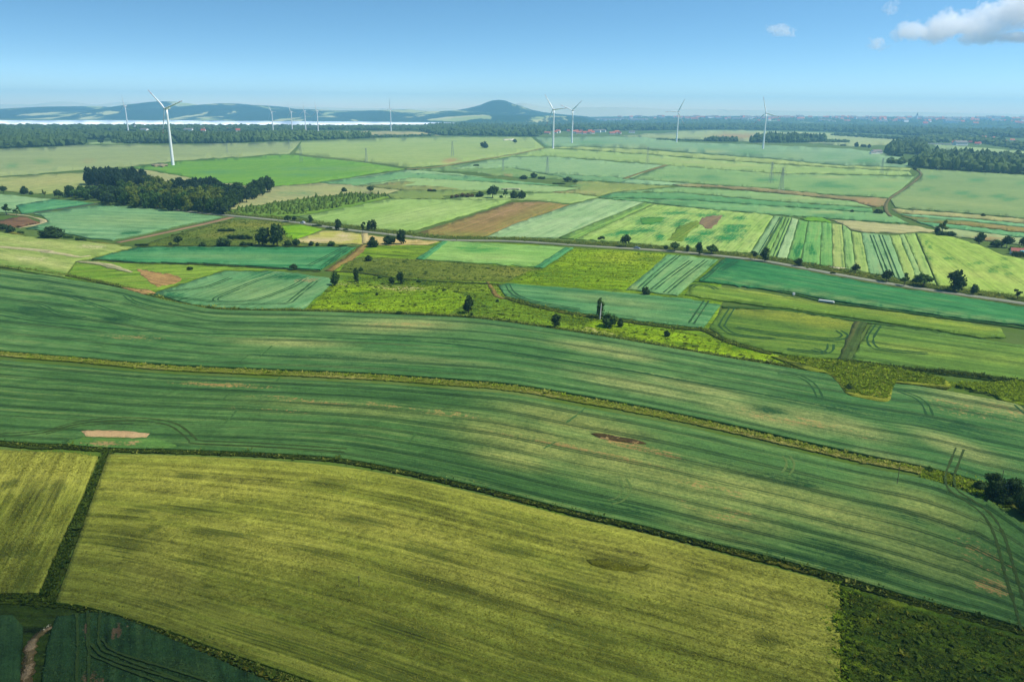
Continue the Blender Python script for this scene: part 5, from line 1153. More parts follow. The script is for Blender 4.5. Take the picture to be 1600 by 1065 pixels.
def tuft_mesh(name, C, size, mat, label, g, hk=.5, zoff=.1):
    n = len(C); nb = 5
    s = size * g.lognormal(0, .45, n)
    ang = g.uniform(0, 6.28, (n, 1)) + np.arange(nb) * (6.28 / nb) + g.normal(0, .3, (n, nb))
    out = np.stack([np.cos(ang), np.sin(ang)], -1)
    side = np.stack([-np.sin(ang), np.cos(ang)], -1)
    sz = s[:, None, None]
    b0 = C[:, None] + out * sz * .08 - side * sz * .30
    b1 = C[:, None] + out * sz * .08 + side * sz * .30
    tip = C[:, None] + out * sz * g.uniform(.35, .75, (n, nb, 1))
    zb = relief(C[:, 0], C[:, 1])[:, None] + zoff + np.zeros((n, nb))
    zt = zb + s[:, None] * hk * g.uniform(.5, 1.2, (n, nb))
    mid_ = C[:, None] + out * sz * .28
    V = np.stack([np.dstack([b0, zb]), np.dstack([b1, zb]), np.dstack([tip, zt * 1.0])], 2).reshape(-1, 3)
    T = np.arange(len(V)).reshape(-1, 3)
    me = tri_mesh(name, V, T, mat)
    set_tint(me, np.repeat(np.clip(np.repeat(g.beta(.8, .8, n), nb) + g.normal(0, .15, n * nb), 0, 1), 3))
    return tag(link(name, me), kind='stuff', label=label)

def along(line, n, width, g):
    S = smooth_line(pts(line), 4); C = pgs(S)[:, :2]
    s = np.concatenate([[0], np.cumsum(np.hypot(*np.diff(C, axis=0).T))])
    t = g.uniform(0, s[-1], n)
    p = np.stack([np.interp(t, s, C[:, 0]), np.interp(t, s, C[:, 1])], 1)
    d = np.gradient(C, axis=0); d /= np.hypot(*d.T)[:, None] + 1e-9
    nx, ny = np.interp(t, s, -d[:, 1]), np.interp(t, s, d[:, 0])
    return p + np.stack([nx, ny], 1) * (g.normal(0, .33, n) * width)[:, None]

TG = tint_mat('grass_green', '44691a', 'aecb3c', trans=.4)
TG2 = tint_mat('grass_vivid', '568212', 'bcda34', trans=.4)
TD = tint_mat('grass_dark', '33501a', '70883a', trans=.4)
TY = tint_mat('grass_gold', '7f983c', 'c8cc74', trans=.4)
TO = tint_mat('grass_olive', '567a30', '9cb058', trans=.4)
tufts('grass', '480,484 520,446 560,428 690,440 777,442 800,470 888,490 969,503 1060,516 1205,553 1290,573 1262,575 1127,553 952,523 888,512 749,494 665,489', 12000, .5, TG, 'rough bright grass in the middle meadow', seed=1)
tufts('grass', '898,388 1040,397 1030,410 977,452 880,447 795,440 826,423', 10000, .5, TG2, 'vivid yellow green grass below the road', seed=2)
tufts('grass', '562,402 650,405 846,420 795,441 690,438 600,430 530,424', 6000, .5, TO, 'olive rough grass above the meadow ditch', seed=3)
tufts('grass', '216,384 290,361 360,343 440,346 460,375 556,384 400,385', 5000, .55, TO, 'olive rough grass round the low bushes', seed=4)
tufts('grass', '1208,557 1262,561 1318,566 1397,577 1475,593 1476,605 1402,598 1394,611 1386,626 1340,619 1322,613 1308,596 1290,582', 4500, .6, TG, 'yellowish grass in the corner patch', seed=5, zoff=.75)
tufts('grass', '1480,601 1545,599 1600,599 1660,605 1660,643 1592,631 1564,623', 2600, .6, TG, 'bright grass at the right edge', seed=6, zoff=.75)
tufts('scrub', '1314,923 1400,947 1500,975 1600,1002 1720,1032 1740,1240 1318,1240', 40000, .3, TD, 'dark weeds of the bottom right meadow', seed=7)
tufts('scrub', '1314,923 1400,947 1500,975 1600,1002 1720,1032 1740,1240 1318,1240', 6000, .36, tint_mat('weed_light', '56661c', '9aa040', trans=.4), 'paler weeds of the bottom right meadow', seed=8)
g_ = np.random.default_rng(77)
for ln, n, w, mt, sz, lb in [
 (G1, 11000, 2.9, TY, .42, 'yellow grass standing on the strip between the wheat bands'),
 (G1, 6000, 3.0, TG, .42, 'green weeds on the strip between the wheat bands'),
 ('-60,686 0,693 100,698 180,702.5 300,706 420,711 530,719 640,739 760,766 900,801.5 1000,824 1100,849 1200,874 1310,904 1400,931 1500,959 1600,985', 9000, 1.8, TD, .42, 'dark grass in the long ditch'),
 ('-60,686 0,693 100,698 180,702.5 300,706 420,711 530,719 640,739 760,766 900,801.5 1000,824 1100,849 1200,874 1310,904 1400,931 1500,959 1600,985', 1600, 2.2, TY, .34, 'yellow grass tips on the long ditch'),
 ('170,706 150,752 128,800 104,850 84,895 72,934', 3400, 2.4, TD, .4, 'dark weeds in the ditch through the barley'),
 ('-80,936 0,934 60,938 120,944 190,962 250,983 340,1018 430,1053 520,1090', 3600, 2.2, TD, .4, 'dark grass on the corner track'),
 ('230,975 300,1003 340,1018 430,1053 520,1090', 1500, 1.2, TY, .35, 'yellow grass on the corner track'),
 ('1440,740 1500,752 1545,768 1590,790', 3000, 7, TG, .45, 'green weeds before the dark thicket'),
 ('0,417 60,424 118,433 202,451 236,462 280,475 337,482 400,484 472,485 540,487 665,491.5 749,496.5 834,508 888,516 952,526 1070,546 1127,556 1202,568 1262,578', 4000, 2.6, TO, .7, 'grass on the ditch above the wheat band'),
 ('347,332.5 400,337.5 472,345 532,353 600,361.5 632,365 692,371.5 800,373.5 900,379.5 1040,387.5 1125,395.5 1200,404 1300,421 1390,437 1475,450 1600,467', 6000, 9, TO, 1.0, 'rough grass beside the road'),
 ('1320,565 1397,575 1499,585 1600,598', 1800, 3.6, TD, .7, 'dark grass in the right hand ditch'),
 ('1312,915 1313,960 1315,1020 1318,1110 1320,1200', 700, 3.2, TG, .4, 'weeds creeping into the barley edge'),
 ('790,465 827,476 888,489 969,501 1060,513 1100,516 1140,535 1205,553', 1500, 2.6, TO, .7, 'grass below the teal strip')]:
    tuft_mesh('grass', along(ln, n, w, g_), sz, mt, lb, g_, zoff=.75 if 'creeping' in lb else .3)

# ears and stalks standing proud of the near crops
def stalks(name, poly, n, size, mat, label, seed, zoff, thin=.10):
    g = np.random.default_rng(seed)
    G = pgs(pts(poly))[:, :2]; a, b = G.min(0), G.max(0)
    C = g.uniform(a, b, (n * 5, 2)); C = C[inside(C, G)]
    # denser towards the near edge, uneven in clumps along the rows
    d = np.hypot(C[:, 0], C[:, 1])
    cl = 0
    for q in range(26):
        w_ = g.lognormal(-.9, .9); t_ = g.normal(1.25, .5)
        cl = cl + np.sin(w_ * (C[:, 0] * math.cos(t_) + C[:, 1] * math.sin(t_)) + g.uniform(0, 6.28))
    p = np.clip((d.min() / d) ** 1.2, 0, 1) * np.clip(.4 + .16 * cl, .08, 1)
    C = C[g.random(len(C)) < p][:n]
    m_ = len(C); s = size * np.clip(g.lognormal(0, .3, m_), .5, 1.5)
    a_ = g.uniform(0, 6.28, m_); sd_ = np.stack([np.cos(a_), np.sin(a_)], 1); ln_ = g.normal(0, .35, (m_, 2))
    z0 = relief(C[:, 0], C[:, 1]) + zoff
    b0 = np.column_stack([C - sd_ * (s * thin * 1.6)[:, None], z0]); b1 = np.column_stack([C + sd_ * (s * thin * 1.6)[:, None], z0])
    t0 = np.column_stack([C + np.stack([-sd_[:, 1], sd_[:, 0]], 1) * (s * 1.3)[:, None] + ln_ * s[:, None] * .4, z0 + s * .5])
    V = np.stack([b0, b1, t0], 1).reshape(-1, 3)
    me = tri_mesh(name, V, np.arange(len(V)).reshape(-1, 3), mat); set_tint(me, np.repeat(g.beta(1.2, 1.2, m_), 3))
    return tag(link(name, me), kind='stuff', label=label)
stalks('grass', '176,716 400,724 640,756 900,818 1100,866 1312,922 1314,1180 1000,1180 600,1104 340,1012 100,946', 42000, .36, tint_mat('barley_ear', '707c34', 'a6aa4e', trans=.35), 'ears of the yellow green barley in the foreground', 1, .72, .22)
stalks('grass', '-60,700 0,706 150,712 128,775 92,850 62,926 -60,926', 7000, .42, tint_mat('barley_ear', '707c34', 'a6aa4e', trans=.35), 'ears of the barley strip at the left edge', 2, .72, .22)
stalks('grass', '0,600 300,610 700,640 1000,690 1300,740 1480,766 1590,830 1590,975 1310,895 1000,817 640,733 300,700 0,686', 30000, .2, tint_mat('wheat_ear', '3f7446', '7ca468', trans=.35), 'leaf tips of the near dark green wheat', 3, .64, .24)
stalks('grass', '88,964 185,964 320,1022 420,1066 540,1122 60,1122 74,1005', 7000, .34, tint_mat('wheat_ear_dark', '2c4c30', '5c7c50', trans=.35), 'leaf tips of the dark corner crop', 4, .54, .24)
# low shrubs over the scrubby bottom right meadow
G = pgs(pts('1318,930 1400,950 1500,978 1600,1004 1690,1028 1690,1180 1320,1180'))[:, :2]
gs = np.random.default_rng(5); C = gs.uniform(G.min(0), G.max(0), (2200, 2)); C = C[inside(C, G)][:800]
V0, F0 = ICO2
r_ = np.exp(-1.15 + .5 * np.clip(gs.standard_normal((len(C), 1, 1)), -2, 1.8))
V = V0[None] * r_ * np.array([1, 1, .75]) * (1 + .25 * gs.standard_normal((len(C), len(V0), 1))); V[:, :, 2] = np.maximum(V[:, :, 2], 0); V += np.column_stack([C, relief(C[:, 0], C[:, 1]) + .2])[:, None]
me = tri_mesh('scrub', V.reshape(-1, 3), (F0[None] + (np.arange(len(C)) * len(V0))[:, None, None]).reshape(-1, 3), tint_mat('shrub_leaf', '1e3410', '6f8a2e', trans=.35)); set_tint(me, np.clip(np.repeat(gs.beta(1.3, 1.6, len(C)), len(V0)) * .7 + .3 * gs.random(len(C) * len(V0)), 0, 1))
tag(link('scrub', me), kind='stuff', label='low rounded shrubs of the bottom right meadow')

gs = np.random.default_rng(15)
for poly, n, md, sc, mt, lb in [('480,484 520,446 560,428 690,440 777,442 800,470 888,490 969,503 1060,516 1205,553 1262,575 1127,553 952,523 888,512 749,494 665,489', 240, -.6, .45, tint_mat('shrub_meadow', '263f12', '6f8c2c', trans=.35), 'low shrubs and nettle clumps in the middle meadow'),
                           ('898,388 1040,397 1030,410 977,452 880,447 795,440 826,423', 260, -.8, .4, tint_mat('shrub_vivid', '3c5f10', '9ab82c', trans=.35), 'weed clumps in the vivid meadow'),
                           ('562,402 650,405 846,420 795,441 690,438 600,430 530,424', 120, -.6, .4, tint_mat('shrub_meadow', '263f12', '6f8c2c', trans=.35), 'low shrubs on the olive grass'),
                           ('216,384 290,361 360,343 440,346 460,375 556,384 400,385', 110, -.4, .4, tint_mat('shrub_meadow', '263f12', '6f8c2c', trans=.35), 'low shrubs on the olive ground below the copse')]:
    G = pgs(pts(poly))[:, :2]; C = gs.uniform(G.min(0), G.max(0), (n * 8, 2)); C = C[inside(C, G)][:n]
    V0, F0 = ICO1
    V = V0[None] * np.exp(md + sc * np.clip(gs.standard_normal((len(C), 1, 1)), -2, 1.6)) * np.array([1.2, 1.2, .7]) * (1 + .25 * gs.standard_normal((len(C), len(V0), 1))); V[:, :, 2] = np.maximum(V[:, :, 2], 0); V += np.column_stack([C, relief(C[:, 0], C[:, 1]) + .15])[:, None]
    me = tri_mesh('scrub', V.reshape(-1, 3), (F0[None] + (np.arange(len(C)) * len(V0))[:, None, None]).reshape(-1, 3), mt); set_tint(me, np.clip(np.repeat(gs.beta(1.2, 1.4, len(C)), len(V0)) * .7 + .3 * gs.random(len(C) * len(V0)), 0, 1))
    tag(link('scrub', me), kind='stuff', label=lb)

# ------------------------------------------------------------------ wind turbines
MT = flat_mat('turbine_white', 'e8eaea', 0.45, .03, .2, spec=.4)
MR = flat_mat('turbine_red', 'c8402e', 0.5, .05, .5, spec=.4)
MG = flat_mat('turbine_grey', 'b4b8ba', 0.5, .05, .5)
HUB_Z = 86.0
def tower_me():
    bm = bmesh.new(); n = 28
    zs = [0, .25, 2, 20, 40, 60, 76, HUB_Z - 1.8]; rs = [2.55, 2.35, 2.3, 2.15, 1.95, 1.75, 1.55, 1.42]
    R_ = [[bm.verts.new((r * math.cos(2 * math.pi * i / n), r * math.sin(2 * math.pi * i / n), z)) for i in range(n)] for z, r in zip(zs, rs)]
    for a, b in zip(R_, R_[1:]):
        for i in range(n): bm.faces.new((a[i], a[(i + 1) % n], b[(i + 1) % n], b[i]))
    bm.faces.new(R_[-1])
    return bm_mesh('tower', bm, MT, True)
def nacelle_me():
    bm = bmesh.new(); n = 12                      # rotor axis along -Y
    ys = [-3.2, -2.8, 0, 3.5, 6.6, 7.2]; rs = [1.1, 1.75, 2.0, 1.95, 1.6, .8]
    R_ = [[bm.verts.new((r * math.cos(2 * math.pi * i / n) * .95, y, r * math.sin(2 * math.pi * i / n))) for i in range(n)] for y, r in zip(ys, rs)]
    for a, b in zip(R_, R_[1:]):
        for i in range(n): bm.faces.new((a[i], b[i], b[(i + 1) % n], a[(i + 1) % n]))
    bm.faces.new(R_[0]); bm.faces.new(R_[-1][::-1])
    return bm_mesh('nacelle', bm, MG, True)
def hub_me():
    bm = bmesh.new(); bmesh.ops.create_uvsphere(bm, u_segments=14, v_segments=10, radius=1.0)
    for v in bm.verts: v.co = Vector((v.co.x * 1.55, v.co.z * 1.9 - 4.3, v.co.y * 1.55))
    return bm_mesh('hub', bm, MG, True)
def blade_me(r0, r1, mat, name, RR=40.0):
    bm = bmesh.new(); secs = []
    ks = np.linspace(r0, r1, 14 if r1 - r0 > 10 else 4)
    for r in ks:
        t = r / RR
        ch = np.interp(t, [0, .05, .2, .5, .85, .97, 1], [1.5, 1.6, 3.0, 2.1, 1.15, .75, .25])
        th = np.interp(t, [0, .05, .2, .6, 1], [1.5, 1.4, .75, .3, .06])
        tw = R(np.interp(t, [0, .2, .6, 1], [26, 18, 6, 2]))
        ring = []
        for (x, y) in ((-.32, 0), (-.15, .5), (.2, .42), (.68, 0), (.2, -.42), (-.15, -.5)):
            cx, cy_ = x * ch, y * th
            ring.append(bm.verts.new((cx * math.cos(tw) - cy_ * math.sin(tw), cx * math.sin(tw) + cy_ * math.cos(tw), r)))
        secs.append(ring)
    for a, b in zip(secs, secs[1:]):
        for i in range(6): bm.faces.new((a[i], a[(i + 1) % 6], b[(i + 1) % 6], b[i]))
    bm.faces.new(secs[0][::-1]); bm.faces.new(secs[-1])
    bmesh.ops.recalc_face_normals(bm, faces=bm.faces)
    return bm_mesh(name, bm, mat, True)
TW, NA, HB = tower_me(), nacelle_me(), hub_me()
BL = blade_me(1.2, 40, MT, 'blade')
B1 = blade_me(36.2, 38.4, MR, 'tip_band'); B2 = blade_me(31.4, 33.8, MR, 'tip_band')
for bme, k in ((B1, 1.10), (B2, 1.06)):
    for v in bme.vertices: v.co.x *= k; v.co.y *= k * 1.3
def turbine(px, py, hubpx, ang, yaw, label, red=True):
    b = pg(px, py)
    o = empty('wind_turbine', b, 0)
    tag(o, label, 'wind turbine', 'wind turbines on the plain')
    dep = float((b - CAM) @ _f)
    z = hubpx * dep / FPX
    for _ in range(4): z *= hubpx / max(py - proj(b + np.array([0, 0, z]))[1], .2)
    k = z / HUB_Z
    o.scale = (k, k, k)
    link('tower', TW, o)
    for nm, me in (('nacelle', NA), ('hub', HB)):
        q = link(nm, me, o); q.location = (0, 0, HUB_Z); q.rotation_euler = (0, 0, yaw)
    # each blade: spin about the rotor axis (-Y), then yaw
    for a in (ang, ang + 120, ang + 240):
        bl = link('blade', BL, o)
        Mx = Matrix.Translation((0, 0, HUB_Z)) @ Matrix.Rotation(yaw, 4, 'Z') @ Matrix.Translation((0, -4.3, 0)) @ Matrix.Rotation(R(90 - a), 4, 'Y')
        bl.matrix_local = Mx
        if red:
            for bm_ in (B1, B2): link('tip_band', bm_, bl)
    return o
Y0 = R(-35)
for a in [(270.5, 258.5, 89, 137, R(-22), 'largest wind turbine, nearest one at the left beside the vivid green field', True), (864, 232, 61, 125, Y0, 'larger turbine of the close pair right of the cone mountain', True), (893.5, 223.5, 51, 40, Y0, 'smaller turbine of the close pair right of the cone mountain', True),
          (1057, 222.5, 48, 62, Y0, 'turbine standing on the dark hedge line between the pair and the rightmost one', True), (1192, 232.5, 56, 105, Y0, 'rightmost wind turbine before the wood block', True),
          (200.5, 206, 40, 96, Y0, 'far wind turbine left of the largest one', False), (427, 206.5, 32, 118, Y0, 'leftmost of the four turbines in front of the lake', False), (457, 206.5, 32, 112, Y0, 'second from the left of the four turbines before the lake', False),
          (478, 206.5, 33, 92, Y0, 'third from the left of the four turbines before the lake', False), (497.5, 209.5, 36, 100, Y0, 'right one of the four turbines before the lake', False), (611, 204.5, 35, 85, Y0, 'lone turbine on the tan field before the lake', False)]:
    turbine(*a)
# gravel pad at the largest turbine's foot
field('dirt', '236,256.5 250,255.4 262,255.8 262,258.2 246,258.8 238,258.2', crop_mat('a59c8a', 'b6ae9c', gr=0.3, seed=150), z=2.2, depth=2.5, kind='stuff', rows='236,256 262,256', label='pale gravel pad at the foot of the largest turbine', step=3)
field('dirt', '786,217.3 803,216.7 804,218.6 787,218.8', crop_mat('f2f2ee', 'ffffff', gr=0.1, seed=151), z=1.6, depth=1.5, kind='stuff', rows='786,217 803,217', label='white sheet spread on the far field', step=3)

# ------------------------------------------------------------------ lattice pylons
MP = flat_mat('galvanised_steel', '7f8b90', 0.5, .1, 1.0, metal=.2)
MI = flat_mat('insulator_glass', '4a5a5a', 0.3, .1, 1.0)
def pylon_parts(kind):
    bm = bmesh.new(); Hh, w0, w1 = 24.0, 2.3, .55
    lv = [0, 5, 9.5, 13.5, 17, 20, 22.2, 24]
    wd = [w0 + (w1 - w0) * (z / Hh) ** .8 for z in lv]
    cor = lambda k: [Vector((sx * wd[k], sy * wd[k], lv[k])) for sx, sy in ((1, 1), (-1, 1), (-1, -1), (1, -1))]
    for k in range(len(lv) - 1):
        a, b = cor(k), cor(k + 1)
        for i in range(4):
            bm_bar(bm, a[i], b[i], .11)
            bm_bar(bm, a[i], b[(i + 1) % 4], .06); bm_bar(bm, a[(i + 1) % 4], b[i], .06)
            bm_bar(bm, b[i], b[(i + 1) % 4], .05)
    body = bm_mesh('lattice_body', bm, MP)
    arms, ins = [], []
    for z, L in (((24, 6.4),) if kind == 'tee' else ((17.5, 4.6), (20.8, 3.6), (24, 2.6))):
        bm = bmesh.new()
        for s in (-1, 1):
            for dy in (-.45, .45): bm_bar(bm, (0, dy, z), (s * L, 0, z + .15), .08)
            bm_bar(bm, (0, 0, z + 1.2), (s * L, 0, z + .15), .07)
            for q in (.35, .7): bm_bar(bm, (s * L * q, 0, z), (s * L * q, 0, z + 1.2 * (1 - q)), .05)
        arms.append(bm_mesh('cross_arm', bm, MP))
        for s in (-1, 1):
            bm = bmesh.new(); bm_bar(bm, (s * L, 0, z + .1), (s * L, 0, z - 1.7), .09, .09, 6); ins.append(bm_mesh('insulator', bm, MI))
    return body, arms, ins
PY = {k: pylon_parts(k) for k in ('tee', 'three')}
for px, py, hpx, kind, rz, lb in [
 (471, 254.5, 27, 'three', .3, 'pylon on the upper edge of the vivid green field'), (572.5, 253.5, 22, 'tee', .5, 'pylon on the right edge of the vivid green field'), (707, 244.5, 24, 'tee', .2, 'pylon with a wide cross bar left of the lone domed tree'), (855, 271.5, 26, 'three', .4, 'pylon above the low bush clumps'),
 (1011.5, 254.5, 25, 'three', .6, 'pylon right of the close turbine pair'), (1204, 286.5, 33, 'three', .4, 'taller of two neighbouring pylons below the rightmost turbine'), (1220, 300, 38, 'three', .2, 'pylon standing on the brown bare strip'), (1377, 271, 24, 'three', .5, 'pylon left of the thick wood at the right'),
 (355, 238.5, 14, 'tee', .3, 'small far pylon right of the largest turbine'), (452, 233.5, 15, 'tee', .3, 'small far pylon above the vivid green field'), (786, 267, 18, 'three', .4, 'faint pylon on the rough green strip')]:
    b, w, h = size_at(px, py, 1, hpx)
    o = empty('pylon', b, rz); k = h / 24.2; o.scale = (k, k, k)
    tag(o, lb, 'pylon', 'pylons of the power line')
    bd, arms, ins = PY[kind]
    link('lattice_body', bd, o)
    for a in arms: link('cross_arm', a, o)
    for a in ins: link('insulator', a, o)
# wooden poles near by
MW = flat_mat('weathered_wood', '5d5347', 0.9, .2, 4.0)
for px, py, hpx, lb in [(561.5, 921, 22, 'thin wooden pole standing in the barley'), (1401, 759, 30, 'thin wooden pole in the dark green wheat'), (1392, 325, 12, 'wooden pole at the bend of the farm path'), (1563, 760, 26, 'wooden pole beside the dark thicket')]:
    b, w, h = size_at(px, py, 1, hpx)
    o = empty('wooden_pole', b, .4); tag(o, lb, 'pole', 'wooden poles in the fields')
    bm = bmesh.new(); bm_bar(bm, (0, 0, -.3), (0, 0, h), .085, .06, 8); link('shaft', bm_mesh('shaft', bm, MW), o)
    bm = bmesh.new(); bm_bar(bm, (-.35, .09, h - .25), (.35, .09, h - .25), .035); link('cross_bar', bm_mesh('cross_bar', bm, MW), o)

# ------------------------------------------------------------------ cars on the road
def car(px, py, col, heading_px, label):
    b = pg(px, py, .32); h2 = pg(*heading_px, .32)
    d = h2 - b; rz = math.atan2(d[1], d[0])
    o = empty('car', b, rz); tag(o, label, 'car', 'cars on the country road')
    mb = flat_mat('car_paint_' + col, col, .25, .03, .5, spec=.5); mg = flat_mat('car_glass', '20282e', .1, .05, .5, spec=.6); mt = flat_mat('tyre_rubber', '1c1c1c', .9, .1, 3); mr = flat_mat('wheel_rim', 'a8acb0', .4, .05, 3, metal=.5)
    prof = [(-2.15, .35), (-2.2, .75), (-1.95, .95), (-1.55, 1.0), (1.0, .95), (1.75, .85), (2.12, .68), (2.15, .35)]
    bm = bmesh.new()
    def ext(pr, hw, hw2=None):
        L_ = [bm.verts.new((x, hw, z)) for x, z in pr]; R_ = [bm.verts.new((x, -hw, z)) for x, z in pr]
        for i in range(len(pr)):
            j = (i + 1) % len(pr); bm.faces.new((L_[i], L_[j], R_[j], R_[i]))
        bm.faces.new(L_[::-1]); bm.faces.new(R_)
    ext(prof, .87)
    bmesh.ops.recalc_face_normals(bm, faces=bm.faces)
    link('body', bm_mesh('body', bm, mb), o)
    bm = bmesh.new(); ext([(-1.75, .98), (-1.25, 1.4), (.25, 1.42), (1.0, .97)], .74); bmesh.ops.recalc_face_normals(bm, faces=bm.faces); link('window', bm_mesh('window', bm, mg), o)
    bm = bmesh.new(); ext([(-1.3, 1.39), (-1.15, 1.47), (.2, 1.48), (.35, 1.41)], .68); bmesh.ops.recalc_face_normals(bm, faces=bm.faces); link('roof', bm_mesh('roof', bm, mb), o)
    for x in (-1.35, 1.35):
        for y in (-.8, .8):
            bm = bmesh.new(); bm_bar(bm, (0, -.11, 0), (0, .11, 0), .32, .32, 14); w = link('wheel', bm_mesh('wheel', bm, mt), o); w.location = (x, y, .32)
            bm = bmesh.new(); bm_bar(bm, (0, -.115, 0), (0, .115, 0), .19, .19, 10); link('rim', bm_mesh('rim', bm, mr), w)
    for y in (-.6, .6):
        bm = bmesh.new(); bm_box(bm, (2.13, y, .68), (.08, .3, .14)); link('headlight', bm_mesh('headlight', bm, flat_mat('lamp_glass', 'e0e4e8', .2, .02, 1)), o)
        bm = bmesh.new(); bm_box(bm, (-2.19, y, .8), (.06, .3, .16)); link('tail_light', bm_mesh('tail_light', bm, flat_mat('tail_glass', 'a02018', .3, .02, 1)), o)
car(473, 348.6, 'e6e8ea', (400, 340.5), 'white car on the country road by the dark roadside trees')
car(995, 388.6, '8f9aa4', (1060, 393), 'silver grey car on the country road above the vivid meadow')

# ------------------------------------------------------------------ things lying about
MWH = flat_mat('white_sheet', 'c6cac0', .6, .05, 1.0)
b = pg(1291, 471.4, .5); b2 = pg(1301, 472.8, .5); rz = math.atan2(*(b2 - b)[[1, 0]])
o = empty('water_trough', b, rz); tag(o, 'long white trough on the lime green barley strip', 'trough')
bm = bmesh.new(); bm_box(bm, (0, 0, .35), (7.2, 1.5, .7), 0, .94); link('basin', bm_mesh('basin', bm, MWH), o)
bm = bmesh.new()
for x in (-3, 0, 3): bm_box(bm, (x, 0, -.15), (.3, 1.6, .3))
link('foot', bm_mesh('foot', bm, MW), o)
o = empty('crate', pg(1240, 460.5, .5), .3); tag(o, 'small white box on the ditch under the long teal field', 'box')
bm = bmesh.new(); bm_box(bm, (0, 0, .5), (1.0, .9, 1.0), 0, .96); link('body', bm_mesh('body', bm, MWH), o)
bm = bmesh.new(); bm_box(bm, (0, 0, 1.04), (1.08, .98, .08)); link('lid', bm_mesh('lid', bm, MWH), o)
wst = tint_mat('pale_stone', 'cfcabc', 'f4f1e8')
def stones(line, n, w, size, label, z=.6):
    g = np.random.default_rng(len(label)); C = along(line, n, w, g)
    V0, F0 = ICO1
    V = V0[None] * (size * g.uniform(.5, 1.3, (n, 1, 1))) * np.array([1, 1, .55]) * (1 + .2 * g.standard_normal((n, len(V0), 1))) + np.column_stack([C, relief(C[:, 0], C[:, 1]) + z])[:, None]
    me = tri_mesh('rubble', V.reshape(-1, 3), (F0[None] + (np.arange(n) * len(V0))[:, None, None]).reshape(-1, 3), wst); set_tint(me, np.repeat(g.random(n), len(V0)))
    return tag(link('rubble', me), kind='stuff', label=label)
stones('1302,420 1308,419.5 1316,421', 60, 4, .5, 'white stones beside the road below the strip fields')
stones('68,985 78,976', 14, .6, .09, 'pale stones at the top of the dirt strip', .2)
ribbon('dirt', '784,294.6 800,294.4 812,294.7', 5, crop_mat('d8d8cc', 'eeeee6', gr=.2, seed=152), z=1.9, depth=2, kind='stuff', label='white stony strip beyond the mid field row', wob=.3)

# ------------------------------------------------------------------ houses
HW_ = {k: flat_mat('house_wall_' + k, k, .9, .06, .4) for k in ('e4ddd0', 'd8cfc4', 'f0eeea', 'c9bfb2')}
HR_ = {k: flat_mat('roof_tile_' + k, k, .85, .14, .6) for k in ('a8503c', '9c5a4c', '8a4a40', '77706c', 'b86a50')}
MWIN = flat_mat('window_glass', '39444c', .2, .1, .5, spec=.5)
def house_meshes(L, Wd, hw_, hr, wc, rc):
    bm = bmesh.new()
    v = [bm.verts.new(p) for p in ((-L / 2, -Wd / 2, -.3), (L / 2, -Wd / 2, -.3), (L / 2, Wd / 2, -.3), (-L / 2, Wd / 2, -.3), (-L / 2, -Wd / 2, hw_), (L / 2, -Wd / 2, hw_), (L / 2, Wd / 2, hw_), (-L / 2, Wd / 2, hw_), (-L / 2, 0, hw_ + hr - .15), (L / 2, 0, hw_ + hr - .15))]
    for f in ((0, 1, 5, 4), (2, 3, 7, 6), (1, 2, 6, 9, 5), (3, 0, 4, 8, 7)): bm.faces.new([v[i] for i in f])
    wall = bm_mesh('wall', bm, HW_[wc])
    bm = bmesh.new(); e = .45
    for s in (-1, 1):
        a = [(-L / 2 - e, s * (Wd / 2 + e), hw_ - e * hr / (Wd / 2)), (L / 2 + e, s * (Wd / 2 + e), hw_ - e * hr / (Wd / 2)), (L / 2 + e, 0, hw_ + hr), (-L / 2 - e, 0, hw_ + hr)]
        t = [bm.verts.new(p) for p in a]; u = [bm.verts.new((p[0], p[1], p[2] + .22)) for p in a]
        for f in ((u[0], u[1], u[2], u[3]), (t[3], t[2], t[1], t[0]), (t[0], t[1], u[1], u[0]), (t[1], t[2], u[2], u[1]), (t[3], t[0], u[0], u[3])): bm.faces.new(f)
    bmesh.ops.recalc_face_normals(bm, faces=bm.faces)
    roof = bm_mesh('roof', bm, HR_[rc])
    bm = bmesh.new(); bm_box(bm, (L * .2, Wd * .12, hw_ + hr * .95), (.7, .7, 1.8)); ch = bm_mesh('chimney', bm, HR_['9c5a4c'])
    wins = []
    for s in (-1, 1):
        for x in np.linspace(-L * .34, L * .34, max(2, int(L / 3))):
            bm = bmesh.new(); bm_box(bm, (float(x), s * (Wd / 2 + .02), hw_ * .55), (1.1, .08, 1.3)); wins.append(bm_mesh('window', bm, MWIN))
    return wall, roof, ch, wins
HT = [house_meshes(12, 8.5, 4.2, 4.2, 'e4ddd0', 'a8503c'), house_meshes(14, 9, 5.6, 4, 'f0eeea', 'b86a50'), house_meshes(10, 8, 3.4, 4.4, 'd8cfc4', '8a4a40'), house_meshes(18, 9, 4, 3.6, 'c9bfb2', '9c5a4c'), house_meshes(24, 11, 6, 3, 'f0eeea', '77706c')]
def house(px, py, t, label, group, k=1.0, rz=None, parts=True):
    b = pg(px, py)
    o = empty('house', b, rng.uniform(-.5, .5) if rz is None else rz); o.scale = (k, k, k)
    tag(o, label, 'house', group)
    wall, roof, ch, wins = HT[t]
    w_ = link('wall', wall, o); r_ = link('roof', roof, o)
    if parts:
        link('chimney', ch, r_)
        for w in wins: link('window', w, w_)
    return o
g5 = np.random.default_rng(12)
VG = 'houses of the village beyond the turbine pair'
